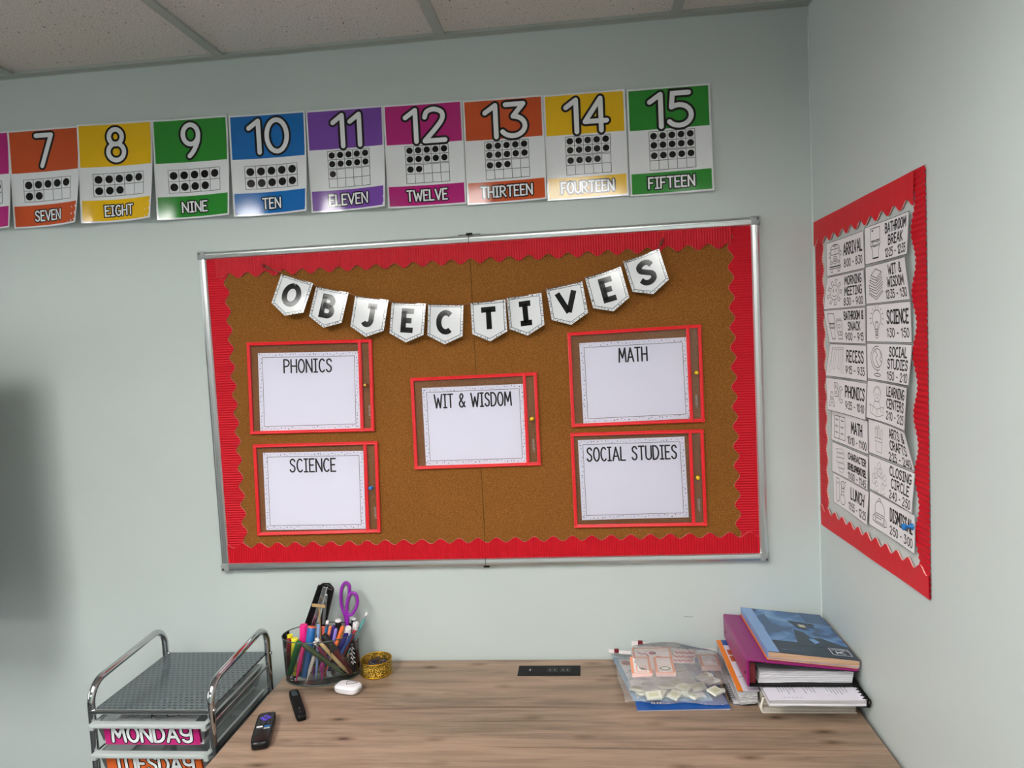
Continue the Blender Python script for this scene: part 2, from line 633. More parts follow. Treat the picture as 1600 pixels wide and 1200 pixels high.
# ================================================================ THE ROOM
struct('wall_back', MB().bb(XL - .1, XR + .1, 0, .1, 0, ZC + .1, M_WALL))
struct('wall_right', MB().bb(XR, XR + .1, YF - .1, 0, 0, ZC + .1, M_WALL))
WY0, WY1, WZ0, WZ1 = -3.5, -1.1, .9, 2.2
wl = MB().bb(XL - .1, XL, YF - .1, WY0, 0, ZC + .1, M_WALL).bb(XL - .1, XL, WY1, 0, 0, ZC + .1, M_WALL)
wl.bb(XL - .1, XL, WY0, WY1, 0, WZ0, M_WALL).bb(XL - .1, XL, WY0, WY1, WZ1, ZC + .1, M_WALL)
struct('wall_left', wl)
M_WFR = mat('added_window_frame', (232, 232, 228), 0.4)
wf = MB()
for y in (WY0 + .025, (WY0 + WY1) / 2, WY1 - .025):
    wf.bb(XL - .08, XL + .01, y - .025, y + .025, WZ0, WZ1, M_WFR)
for z in (WZ0 + .025, WZ1 - .025):
    wf.bb(XL - .08, XL + .01, WY0, WY1, z - .025, z + .025, M_WFR)
win = struct('added_window_1', wf)  # added, unseen window: a guess, put in to light the right wall
struct('added_window_pane', MB().bb(XL - .045, XL - .04, WY0 + .05, WY1 - .05, WZ0 + .05, WZ1 - .05, film('added_window_glass', (230, 235, 235), 0.97, 0.02)), win)
struct('wall_front', MB().bb(XL, XR, YF - .1, YF, 0, ZC + .1, M_WALL))
M_FLOOR = mat('floor_carpet', (112, 110, 106), 0.95, spec=0.1)
N, L, b = nodes(M_FLOOR)
nf = noise(M_FLOOR, coords(M_FLOOR), 160, 3)
L.new(ramp(M_FLOOR, nf, [(0.3, (60, 60, 62)), (0.7, (88, 88, 88))]), b.inputs['Base Color'])
struct('floor', MB().bb(XL, XR, YF, 0, -.1, 0, M_FLOOR))
M_BASE = mat('baseboard_vinyl', (84, 86, 86), 0.5)
struct('baseboard_back', MB().bb(XL, XR, -.006, 0, 0, .1, M_BASE))
struct('baseboard_right', MB().bb(XR - .006, XR, YF, -.006, 0, .1, M_BASE))

# lay-in ceiling: tiles just above the bars
struct('ceiling', MB().bb(XL, XR, YF, 0, ZC + .004, ZC + .1, M_TILE))
GX = 0.108
gx = [GX + .6096 * k for k in range(-7, 3)]
gy = [-1.2192 * k - 1.25 for k in range(0, 5)]
tn = 1
for xx in gx:
    struct('trim_%d' % tn, MB().bb(xx - .0125, xx + .0125, YF, -.0, ZC - .003, ZC + .006, M_TBAR))
    tn += 1
for yy in gy:
    struct('trim_%d' % tn, MB().bb(XL, XR, yy - .0125, yy + .0125, ZC - .0031, ZC + .006, M_TBAR))
    tn += 1
struct('trim_%d' % tn, MB().bb(XL, XR, -.022, 0, ZC - .004, ZC + .004, M_TBAR).bb(XL, XR, -.0015, 0, ZC - .007, ZC, M_TBAR))
tn += 1
struct('trim_%d' % tn, MB().bb(XR - .022, XR, YF, -.022, ZC - .004, ZC + .004, M_TBAR).bb(XR - .0015, XR, YF, 0, ZC - .007, ZC, M_TBAR))
tn += 1
# thin bead of caulk in the corner of the two walls
M_CAULK = mat('corner_caulk', (214, 222, 218), 0.5)
struct('trim_%d' % tn, MB().tube([(XR - .001, -.001, 0), (XR - .001, -.001, ZC - .03)], .0022, M_CAULK, 8))

# ceiling lights
M_EMIT = bpy.data.materials.new('light_diffuser')
M_EMIT.use_nodes = True
N, L, b = nodes(M_EMIT)
b.inputs['Emission Color'].default_value = (1.0, 0.985, 0.955, 1)
b.inputs['Emission Strength'].default_value = LAMP
M_EMIT2 = bpy.data.materials.new('light_diffuser_dimmed')
M_EMIT2.use_nodes = True
b = nodes(M_EMIT2)[2]
b.inputs['Emission Color'].default_value = (1.0, 0.985, 0.955, 1)
b.inputs['Emission Strength'].default_value = LAMP * .6  # output cut to balance light across the board and the right wall
M_LFRAME = mat('light_frame', (230, 230, 228), 0.4)
for (lx, ly, em, where) in ((-.197, -1.86, M_EMIT, 'nearest the bulletin board, on the television side'), (1.022, -1.86, M_EMIT2, 'nearest the bulletin board, on the desk corner side'),
                            (-.197, -4.30, M_EMIT, 'far behind, left of the camera'), (1.022, -4.30, M_EMIT2, 'far behind, beside the right wall')):
    t = thing('ceiling_light', (lx, ly, ZC), 'white rectangular fluorescent ceiling light ' + where, 'ceiling light', 'ceiling lights')
    w, d = .29, .595
    fr = MB()
    for (x0, x1, y0, y1) in ((-w, w, -d, -d + .02), (-w, w, d - .02, d), (-w, -w + .02, -d + .02, d - .02), (w - .02, w, -d + .02, d - .02)):
        fr.bb(lx + x0, lx + x1, ly + y0, ly + y1, ZC - .105, ZC - .0035, M_LFRAME)  # deep skirt, shaped to keep light off the top of the wall
    fr.build('frame', t)
    MB().bb(lx - w + .021, lx + w - .021, ly - d + .021, ly + d - .021, ZC - .014, ZC - .0045, em).build('diffuser', t)

# television on a wall arm, just left of the picture: it throws the soft dark shadow on the wall
t = thing('television', (-.93, -.33, .99), 'black flat television on a wall arm left of the board', 'television')
MB().bb(-1.50, -.448, -.35, -.31, .99, 1.73, M_DARKIN).build('housing', t, .006)
MB().bb(-1.488, -.460, -.3515, -.35, 1.005, 1.718, M_BLKG).build('screen', t)
MB().bb(-1.1, -.76, -.03, -.001, 1.3, 1.55, M_DARKIN).bb(-.96, -.90, -.31, -.03, 1.38, 1.48, M_DARKIN).build('wall_arm', t)

# ================================================================ BULLETIN BOARD
BX0, BX1, BZ0, BZ1 = .004, 1.5207, 1.0118, 1.9146
CX = .765
t = thing('bulletin_board', ((BX0 + BX1) / 2, 0, BZ0), 'large brown cork bulletin board in an aluminium frame on the wall', 'bulletin board')
MB().bb(BX0 + .01, CX - .0006, -.0125, -.002, BZ0 + .01, BZ1 - .01, M_CORK).build('cork_panel', t)
MB().bb(CX + .0006, BX1 - .01, -.0125, -.002, BZ0 + .01, BZ1 - .01, M_CORK).build('cork_panel', t)


def rail(a, b_, inw):
    """aluminium profile from a to b_, inw points into the board"""
    prof = [(0, 0), (0, .012), (.003, .0195), (.007, .0215), (.0085, .0195), (.0105, .0195), (.012, .0215), (.0195, .0205), (.0225, .0165), (.0225, 0)]
    a, b_, inw = Vector(a), Vector(b_), Vector(inw)
    m = MB()
    n = len(prof)
    vs = [p + inw * u + Vector((0, -d, 0)) for p in (a, b_) for u, d in prof]
    m.add(vs, [(i, (i + 1) % n, n + (i + 1) % n, n + i) for i in range(n)] + [tuple(range(n)), tuple(range(n, 2 * n))[::-1]], M_ALU)
    return m.build('frame_rail', t, recalc=True)


k = .02
rail((BX0 + k, 0, BZ1), (BX1 - k, 0, BZ1), (0, 0, -1))
rail((BX0 + k, 0, BZ0), (BX1 - k, 0, BZ0), (0, 0, 1))
rail((BX0, 0, BZ0 + k), (BX0, 0, BZ1 - k), (1, 0, 0))
rail((BX1, 0, BZ0 + k), (BX1, 0, BZ1 - k), (-1, 0, 0))
for (x, z) in ((BX0, BZ0), (BX0, BZ1), (BX1, BZ0), (BX1, BZ1)):
    sx, sz = (1 if x == BX0 else -1), (1 if z == BZ0 else -1)
    c = MB().bb(x - sx * .0008, x + sx * .0225, -.0222, 0, z - sz * .0008, z + sz * .0225, M_CAP).build('corner_cap', t, .003)
    MB().lathe([(.0, .0238), (.002, .0238), (.0032, .0228), (.0032, .021)], M_SCREW, (x + sx * .006, 0, z + sz * .006), 12,
               rot=Matrix.Rotation(RAD(90), 3, 'X')).build('screw', c)
for z, s in ((BZ1, 1), (BZ0, -1)):
    MB().bb(CX - .0006, CX + .0006, -.0222, -.001, z - s * .0225, z, M_DARKIN).bb(CX - .03, CX + .03, -.004, -.001, z, z + s * .003, M_DARKIN) \
        .bb(CX - .008, CX + .008, -.010, -.001, z, z + s * .006, M_DARKIN).build('joint_clip', t)


def border(name, label, org, along, across, nrm, length, width, amp, period, phase, m, ridge=.0018, rp=.0068, group=None, wob=0.0):
    org, along, across, nrm = Vector(org), Vector(along).normalized(), Vector(across).normalized(), Vector(nrm)
    mb = MB()
    na = int(length / (rp / 5))
    rows = [0, .35, .7, .9, 1.0]
    vs, fs = [], []

    def edge(s):
        q = sin(2 * pi * (s / period + phase))
        return width + amp * (q if q > 0 else q * abs(q) ** .3 * 1.0 if False else q)
    for i in range(na + 1):
        s = length * i / na
        hh = .0012 + ridge * (0.5 + 0.5 * sin(2 * pi * s / rp)) + wob * (sin(s * 23) * .5 + .5)
        e = edge(s)
        for r in rows:
            vs.append(org + along * s + across * (e * r) + nrm * (hh + (wob * .8 * r)))
    n = len(rows)
    flip = along.cross(across).dot(nrm) < 0
    for i in range(na):
        for j in range(n - 1):
            q = (i * n + j, i * n + n + j, i * n + n + j + 1, i * n + j + 1)
            fs.append(q[::-1] if flip else q)
    mb.add(vs, fs, m, True)
    # pale cut edge along the scallops and the far edge
    vs2, f2 = [], []
    for i in range(na + 1):
        p = vs[i * n + n - 1]
        vs2 += [p + nrm * .0001, p - nrm * .0022]
    f2 = [(2 * i, 2 * i + 1, 2 * i + 3, 2 * i + 2) for i in range(na)]
    mb.add(vs2, f2, M_REDEDGE)
    o = mb.build(name)
    return tag(o, label, 'border trim', group)


G_B = 'red scalloped border on the bulletin board'
x0, x1, z0, z1 = BX0 + .0215, BX1 - .0215, BZ0 + .0215, BZ1 - .0215
border('border_strip', 'red corrugated scalloped border strip along the left side of the cork board', (x0, -.0126, z0 + .03), (0, 0, 1), (1, 0, 0), (0, -1, 0), z1 - z0 - .031, .0535, .0072, .052, .1, M_RED, group=G_B)
border('border_strip', 'red corrugated scalloped border strip along the right side of the cork board', (x1, -.0126, z0 + .03), (0, 0, 1), (-1, 0, 0), (0, -1, 0), z1 - z0 - .031, .0535, .0072, .052, .3, M_RED, group=G_B)
border('border_strip', 'red corrugated scalloped border strip along the top of the cork board', (x0 + .026, -.0148, z1), (1, 0, 0), (0, 0, -1), (0, -1, 0), x1 - x0 - .075, .0485, .0072, .052, 0, M_RED, group=G_B)
border('border_strip', 'red corrugated scalloped border strip along the bottom of the cork board', (x0, -.0148, z0), (1, 0, 0), (0, 0, 1), (0, -1, 0), x1 - x0, .0510, .0068, .052, .4, M_RED, group=G_B)

# ================================================================ NUMBER CARDS
WORDS = {6: 'SIX', 7: 'SEVEN', 8: 'EIGHT', 9: 'NINE', 10: 'TEN', 11: 'ELEVEN', 12: 'TWELVE', 13: 'THIRTEEN', 14: 'FOURTEEN', 15: 'FIFTEEN'}
CCOL = {6: 'pink', 7: 'orange', 8: 'yellow', 9: 'green', 10: 'blue', 11: 'purple', 12: 'pink', 13: 'orange', 14: 'yellow', 15: 'green'}
#       left x, top z, lift bottom-left, lift bottom-right, bow
CPOS = {6: (-.750, 2.290, .010, .030, .004), 7: (-.537, 2.288, .012, .050, .006), 8: (-.321, 2.287, .030, .046, .010),
        9: (-.102, 2.283, .022, .030, .008), 10: (.119, 2.278, .020, .036, .006), 11: (.336, 2.275, .012, .040, .006),
        12: (.551, 2.272, .016, .008, .004), 13: (.766, 2.268, .010, .020, .003), 14: (.980, 2.265, .007, .008, .006), 15: (1.197, 2.262, .004, .016, .004)}
CW, CH = .2125, .2775
for num, (cx0, cz0, lb, rb, bow) in CPOS.items():
    def fn(a, b_, d, cx0=cx0, cz0=cz0, lb=lb, rb=rb, bow=bow):
        u, v = a / CW, b_ / CH
        lift = lb * (1 - u) ** 3 * (.45 + .55 * v) + rb * u ** 2.5 * v ** 1.6 + bow * .3 * sin(pi * u)
        return Vector((cx0 + a, -.0025 - lift - d, cz0 - b_ * (1 - .012 * v)))
    s = Sheet(fn, .02)
    cm = CARD[CCOL[num]]
    s.rect(0, 0, CW, CH, M_LAM, 0, 14)
    s.rect(0, 0, CW, CH, M_LAM, -2, 14)
    mg = .0045
    two = num > 10
    top_b = .385 * CH if two else .435 * CH
    s.rect(mg, mg, CW - mg, top_b, cm, 1, 14)
    s.rect(mg, .79 * CH if two else .772 * CH, CW - mg, CH - mg, cm, 1, 14)
    hn = .098 if not two else .095
    wd_ = {1: .058, 2: .118}[len(str(num))]
    if num == 11:
        wd_ = .088
    s.text(str(num), CW / 2 + (.004 if two else 0), .030 * CH + hn + .004, hn, .0125, M_LAMW, wd_, 2, (M_BLACK, .0058))
    # ten-frames
    fl, fr_ = (.25 * CW, .80 * CW) if two else (.17 * CW, .87 * CW)
    frames = [(.405, .575), (.585, .765)] if two else [(.505, .735)]
    left = num
    for (v0, v1) in frames:
        b0, b1 = v0 * CH, v1 * CH
        cw_, ch_ = (fr_ - fl) / 5, (b1 - b0) / 2
        for i in range(6):
            s.stroke([(fl + i * cw_, b0), (fl + i * cw_, b1)], .0011, M_BLACK, 2)
        for j in range(3):
            s.stroke([(fl, b0 + j * ch_), (fr_, b0 + j * ch_)], .0011, M_BLACK, 2)
        for j in range(2):
            for i in range(5):
                if left > 0:
                    s.disc(fl + (i + .5) * cw_, b0 + (j + .5) * ch_, min(cw_, ch_) * .37, M_BLACK, 3, 18)
                    left -= 1
    w_ = WORDS[num]
    s.text(w_, CW / 2, (.942 if not two else .945) * CH, .032, .0042, M_LAMW, {3: .055, 4: .076, 5: .088, 6: .112, 8: .140, 7: .120}[len(w_)], 2, (M_BLACK, .0032))
    o = s.build('number_card')
    lab = 'glossy %s number card showing %d dots and the word %s' % (CCOL[num], num, WORDS[num])
    if num == 6:
        lab = 'pink number card cut off by the left edge, left of SEVEN'
    tag(o, lab, 'number card', 'number cards in a row under the ceiling')


# ================================================================ PENNANTS
PEN = [('O', (.2441, 1.8402), (.3349, 1.8091), 9, -5), ('B', (.3383, 1.8013), (.4334, 1.7782), 8, -7), ('J', (.4456, 1.7695), (.5425, 1.7524), 7, -7),
       ('E', (.5465, 1.7468), (.6430, 1.7373), 6, -7), ('C', (.6467, 1.7360), (.7440, 1.7292), 3, -3), ('T', (.7609, 1.7336), (.8576, 1.7363), 4, -9),
       ('I', (.8586, 1.7419), (.9533, 1.7483), 4, -12), ('V', (.9654, 1.7591), (1.0615, 1.7730), 6.2, -3.5), ('E', (1.0688, 1.7831), (1.1623, 1.8050), 6.4, -4.5),
       ('S', (1.1711, 1.8195), (1.2608, 1.8444), 7.2, -8)]
PLAB = {0: 'letter O, first on the string', 1: 'letter B', 2: 'letter J', 3: 'letter E, between J and C', 4: 'letter C', 5: 'letter T', 6: 'letter I',
        7: 'letter V', 8: 'letter E, between V and S', 9: 'letter S, last on the string'}
PW, PH0, PH1 = .0968, .084, .107
BOLD = {
    'O': [arc(.5, .5, .30, .40, 90, 450, 28)],
    'B': [[(.27, .1), (.27, .9)], [(.16, .9), (.48, .9)] + arc(.48, .72, .17, .18, 90, -90) + [(.27, .54)], [(.27, .5), (.50, .5)] + arc(.50, .30, .20, .20, 90, -90) + [(.16, .1)]],
    'J': [[(.40, .9), (.80, .9)], [(.62, .9), (.62, .32)] + arc(.45, .30, .17, .20, 0, -150, 10)],
    'E': [[(.76, .9), (.23, .9)], [(.34, .9), (.34, .1)], [(.23, .1), (.76, .1)], [(.34, .5), (.68, .5)]],
    'C': [arc(.52, .5, .29, .40, 50, 310, 20)],
    'T': [[(.2, .9), (.8, .9)], [(.5, .9), (.5, .08)]],
    'I': [[(.26, .9), (.74, .9)], [(.5, .9), (.5, .1)], [(.26, .1), (.74, .1)]],
    'V': [[(.16, .96), (.5, .10)], [(.84, .96), (.5, .10)]],
    'S': [spl([(.76, .74), (.66, .88), (.46, .90), (.28, .78), (.30, .62), (.50, .51), (.70, .40), (.72, .22), (.56, .10), (.36, .11), (.22, .26)])],
}
rnd = random.Random(3)
ptop = []
for i, (ch, tl, tr, tilt, yawd) in enumerate(PEN):
    TL, TR = Vector((tl[0], -.030, tl[1])), Vector((tr[0], -.030, tr[1]))
    ex = (TR - TL).normalized()
    ey = ex.cross(Vector((0, -1, 0)))
    if ey.z > 0:
        ey = -ey
    nrm = Vector((0, -1, 0))
    mid = (TL + TR) / 2
    # turn about the hanging axis then tip the foot off the board
    q = Matrix.Rotation(RAD(yawd), 3, ey)
    if (q @ nrm).x > 0:
        q = Matrix.Rotation(RAD(-yawd), 3, ey)
    ex2, nr2 = q @ ex, q @ nrm
    q2 = Matrix.Rotation(RAD(tilt), 3, ex2)
    if (q2 @ nr2).z < nr2.z:
        q2 = Matrix.Rotation(RAD(-tilt), 3, ex2)
    ey2, nr2 = q2 @ ey, q2 @ nr2
    o0 = mid - ex2 * PW / 2

    def fn(a, b_, d, o0=o0, ex2=ex2, ey2=ey2, nr2=nr2):
        return o0 + ex2 * a + ey2 * b_ + nr2 * d
    s = Sheet(fn, .05)
    out = [(0, 0), (0, PH0), (PW / 2, PH1), (PW, PH0), (PW, 0)]
    s.poly(out, M_LAM, 0)
    s.poly(out[::-1], M_LAM, -2)
    g = .0065
    ins = [(g, g), (g, PH0 - g * .6), (PW / 2, PH1 - g * 1.15), (PW - g, PH0 - g * .6), (PW - g, g), (g, g)]
    s.stroke(ins, .0013, M_BLACK, 1)
    for (p, q_) in zip(ins, ins[1:]):
        n = int(math.hypot(q_[0] - p[0], q_[1] - p[1]) / .0075)
        for k in range(n):
            f = (k + rnd.random() * .7) / n
            a, b_ = p[0] + (q_[0] - p[0]) * f, p[1] + (q_[1] - p[1]) * f
            ca, cb = PW / 2 - a, PH0 * .5 - b_
            l = math.hypot(ca, cb)
            off = .0032 + rnd.random() * .0015
            s.disc(a - ca / l * off, b_ - cb / l * off, .0009 + rnd.random() * .0009, M_BLACK, 1, 7)
    bw = .0146
    LW, LH, la, lb_ = .066, .064, (PW - .066) / 2, .080
    for st in BOLD[ch]:
        s.stroke([(la + LW * x, lb_ - LH * y) for x, y in st], bw if ch != 'S' else .0142, M_BLACK, 2, caps=False)
    for (a, b_) in ((.006, .003), (PW - .006, .003)):
        s.disc(a, b_, .0016, M_DARKIN, 3, 8)
    o = s.build('pennant')
    tag(o, 'white pennant on the twine with bold black ' + PLAB[i], 'pennant', 'pennants spelling OBJECTIVES')
    ptop += [TL + Vector((.004, -.002, -.001)), TR + Vector((-.004, -.002, -.001))]
pin_l, pin_r = Vector((.1937, -.022, 1.8653)), Vector((1.2735, -.022, 1.8690))
tw = MB()
tw.tube([pin_l, Vector((.2422, -.028, 1.8435))] + ptop + [Vector((1.2614, -.03, 1.8463)), pin_r], .0012, M_TWINE, 7)
for p_, q_ in ((pin_l, Vector((.213, -.026, 1.856))), (pin_r, Vector((1.268, -.024, 1.857)))):
    d = q_ - p_
    for k in (-1, 1):
        w = Vector((-d.z, 0, d.x)).normalized() * .004 * k
        tw.tube([p_, p_ + d * .5 + w, q_], .0011, M_TWINE, 6)
    tw.tube(arc3(q_, (1, 0, 0), (0, 0, 1), .002, 0, 300), .0014, M_TWINE, 6)
tag(tw.build('twine'), 'thin brown twine strung across the cork board carrying the pennants', 'twine')


def push_pin(p, nrm, m, label, group=None, s=1.0):
    """plastic push pin with its collar, waist and head, point into the surface"""
    p, nrm = Vector(p), Vector(nrm).normalized()
    rot = Vector((0, 0, 1)).rotation_difference(nrm).to_matrix()
    t = thing('push_pin', p, label, 'push pin', group)
    prof = [(0, .001), (.0048, .001), (.0052, .0022), (.003, .0036), (.0024, .0085), (.0038, .011), (.0052, .0125), (.0052, .0148), (.004, .0158), (0, .016)]
    MB().lathe([(r * s, z * s) for r, z in prof], m, p, 16, rot=rot).build('head', t)
    MB().tube([p - nrm * .006, p + nrm * .002], .0006, M_STEEL, 6).build('needle', t)
    return t


M_PRED = mat('red_pin', (150, 22, 34), 0.25)
M_PYEL = mat('yellow_pin', (240, 196, 20), 0.22)
M_PBLU = mat('blue_pin', (24, 116, 190), 0.22)
push_pin((.1937, -.0165, 1.8653), (0, -1, 0), M_PRED, 'dark red push pin holding the left end of the twine', s=.8)
push_pin((1.2735, -.0165, 1.8690), (0, -1, 0), M_PRED, 'dark red push pin holding the right end of the twine', s=.8)

# ================================================================ POCKETS, WORKSHEETS
PK = {
    'PHONICS': [(.1272, 1.6579), (.4835, 1.6498), (.4751, 1.3969), (.1189, 1.4010), (.4532, 1.6495), (.4451, 1.3971), (.4638, 1.5247), (.1567, 1.6270), (.4440, 1.6188), (.4356, 1.4064), (.1475, 1.4090)],
    'SCIENCE': [(.1240, 1.3720), (.4820, 1.3690), (.4746, 1.1135), (.1179, 1.1123), (.4506, 1.3694), (.4432, 1.1131), (.4603, 1.2407), (.1502, 1.3477), (.4391, 1.3432), (.4321, 1.1242), (.1438, 1.1273)],
    'WIT & WISDOM': [(.5842, 1.5388), (.9300, 1.5395), (.9294, 1.2872), (.5816, 1.2868), (.9003, 1.5393), (.8993, 1.2872), (.9143, 1.4148), (.6141, 1.5100), (.8931, 1.5095), (.8924, 1.2953), (.6133, 1.2964)],
    'MATH': [(1.0162, 1.6408), (1.3649, 1.6450), (1.3660, 1.3887), (1.0167, 1.3876), (1.3342, 1.6446), (1.3368, 1.3888), (1.3505, 1.5196), (1.0464, 1.6113), (1.3278, 1.6138), (1.3315, 1.3987), (1.0483, 1.3961)],
    'SOCIAL STUDIES': [(1.0121, 1.3719), (1.3623, 1.3689), (1.3638, 1.1110), (1.0119, 1.1135), (1.3317, 1.3687), (1.3332, 1.1116), (1.3451, 1.2420), (1.0316, 1.3517), (1.3124, 1.3512), (1.3168, 1.1344), (1.0332, 1.1337)],
}
M_LOGO = mat('pale_print', (190, 180, 176), 0.5)
M_BRASS = mat('brass_pin', (190, 150, 80), 0.3, 1.0)
for name, q in PK.items():
    quad = q[0:4]
    low = name.replace('WIT & WISDOM', 'WIT AND WISDOM')
    cxm = sum(p[0] for p in quad) / 4
    zb = min(p[1] for p in quad)
    t = thing('dry_erase_pocket', (cxm, -.0128, zb), 'clear plastic pocket with red binding around the %s sheet' % low, 'plastic pocket', 'red bound pockets on the cork board')

    def pt(p, y):
        return Vector((p[0], y, p[1]))

    def strip(p0, p1, inw, w):
        """folded binding tape with a rounded ridge"""
        m = MB()
        a0, a1, iv = Vector((p0[0], 0, p0[1])), Vector((p1[0], 0, p1[1])), Vector((inw[0], 0, inw[1]))
        prof = [(0, -.0135), (0, -.0205), (w * .3, -.0222), (w * .55, -.0212), (w * .75, -.0220), (w, -.0208), (w, -.0135)]
        n = len(prof)
        vs = [p + iv * u + Vector((0, d, 0)) for p in (a0, a1) for u, d in prof]
        m.add(vs, [(i, (i + 1) % n, n + (i + 1) % n, n + i) for i in range(n)] + [tuple(range(n)), tuple(range(n, 2 * n))], M_BIND)
        return m.build('binding', t, recalc=True)
    W_ = .0088
    strip(quad[0], quad[1], (0, -1), W_)
    strip(quad[3], quad[2], (0, 1), W_)
    strip(quad[0], quad[3], (1, 0), W_)
    strip(quad[1], quad[2], (-1, 0), W_)
    strip(q[4], q[5], (-1, 0), W_)
    sl = MB()
    for y in (-.0140, -.0196):
        sl.add([pt(p, y) for p in quad], [(3, 2, 1, 0)], M_SLEEVE)
    sl.build('clear_sleeve', t)
    # tiny maker's print up the side band
    zc = (q[1][1] * .22 + q[2][1] * .78)
    xc = (q[4][0] + q[1][0]) / 2 - .004

    def fnl(a, b_, d, xc=xc, zc=zc):
        return Vector((xc + b_, -.0198 - d, zc + a - .02))
    s = Sheet(fnl, .05)
    s.text('LAKESHORE', .02, .004, .006, .0006, M_LOGO, .034, 1)
    s.build('maker_print', t)
    # the sheet inside
    pq = q[7:11]
    pw = math.hypot(pq[1][0] - pq[0][0], pq[1][1] - pq[0][1])
    ph = pq[0][1] - pq[3][1]

    def fn(a, b_, d, pq=pq, pw=pw, ph=ph):
        x, z = bil(pq, a / pw, b_ / ph)
        return Vector((x, -.0168 - d, z))
    s = Sheet(fn, .2)
    s.rect(0, 0, pw, ph, M_PAPER, 0)
    s.rect(0, 0, pw, ph, M_PAPER, -2)
    g = .0125
    s.stroke([(g, g), (pw - g, g), (pw - g, ph - g), (g, ph - g), (g, g)], .0011, M_INK, 1)
    rr = random.Random(len(name))
    for side in range(4):
        ln = pw if side < 2 else ph
        n = int(ln / .0095)
        for k_ in range(n):
            f = (k_ + .5 + rr.uniform(-.3, .3)) / n * ln
            o_ = rr.uniform(.0035, .0095)
            a, b_ = ((f, o_), (f, ph - o_), (o_, f), (pw - o_, f))[side]
            s.disc(a, b_, rr.uniform(.0008, .0016), M_INK, 1, 7)
    hw = {'PHONICS': .140, 'SCIENCE': .135, 'WIT & WISDOM': .214, 'MATH': .077, 'SOCIAL STUDIES': .240}[name]
    s.text(name, pw * .495 if name != 'SOCIAL STUDIES' else pw * .50, .058 if name != 'SOCIAL STUDIES' else .060, .040, .0042, M_INK, hw, 1)
    o = s.build('worksheet')
    tag(o, 'white sheet with dotted border headed %s inside its red bound pocket' % low, 'worksheet', 'worksheets in the pockets')
    pm, pl_ = {'PHONICS': (M_BRASS, 'brass'), 'SCIENCE': (M_PBLU, 'blue')}.get(name, (M_PYEL, 'yellow'))
    push_pin((q[6][0] - .002, -.0200, q[6][1]), (-.1, -1, .05), pm, '%s push pin holding up the %s pocket' % (pl_, low), 'push pins in the pockets', .92)

# ================================================================ SCHEDULE ON THE RIGHT WALL
G_S = 'red border around the daily schedule'
border('border_strip', 'red corrugated border strip down the schedule side nearest the corner', (XR, -.018, 1.116), (0, 0, 1), (0, -1, 0), (-1, 0, 0), .768, .055, .0055, .053, 0, M_RED, group=G_S)
border('border_strip', 'red corrugated border strip down the schedule side farthest from the corner', (XR, -.614, 1.126), (0, 0, 1), (0, 1, 0), (-1, 0, 0), .772, .049, .0085, .112, .3, M_RED, ridge=.0024, rp=.0105, group=G_S)
border('border_strip', 'smooth red scalloped border strip across the top of the schedule', (XR - .002, -.014, 1.890), (0, -.580, .0075), (0, 0, -1), (-1, 0, 0), .560, .054, .0075, .055, .1, M_REDG, ridge=.00015, group=G_S, wob=.0012)
border('border_strip', 'smooth red scalloped border strip across the bottom of the schedule', (XR - .002, -.022, 1.1085), (0, -.590, .0195), (0, 0, 1), (-1, 0, 0), .592, .048, .0065, .050, .1, M_REDG, ridge=.00015, group=G_S, wob=.0012)


def E_(cx, cy, rx, ry, a=90, b_=450, n=16):
    return arc(cx, cy, rx, ry, a, b_, n)


def R_(x0, y0, x1, y1):
    return [(x0, y0), (x1, y0), (x1, y1), (x0, y1), (x0, y0)]


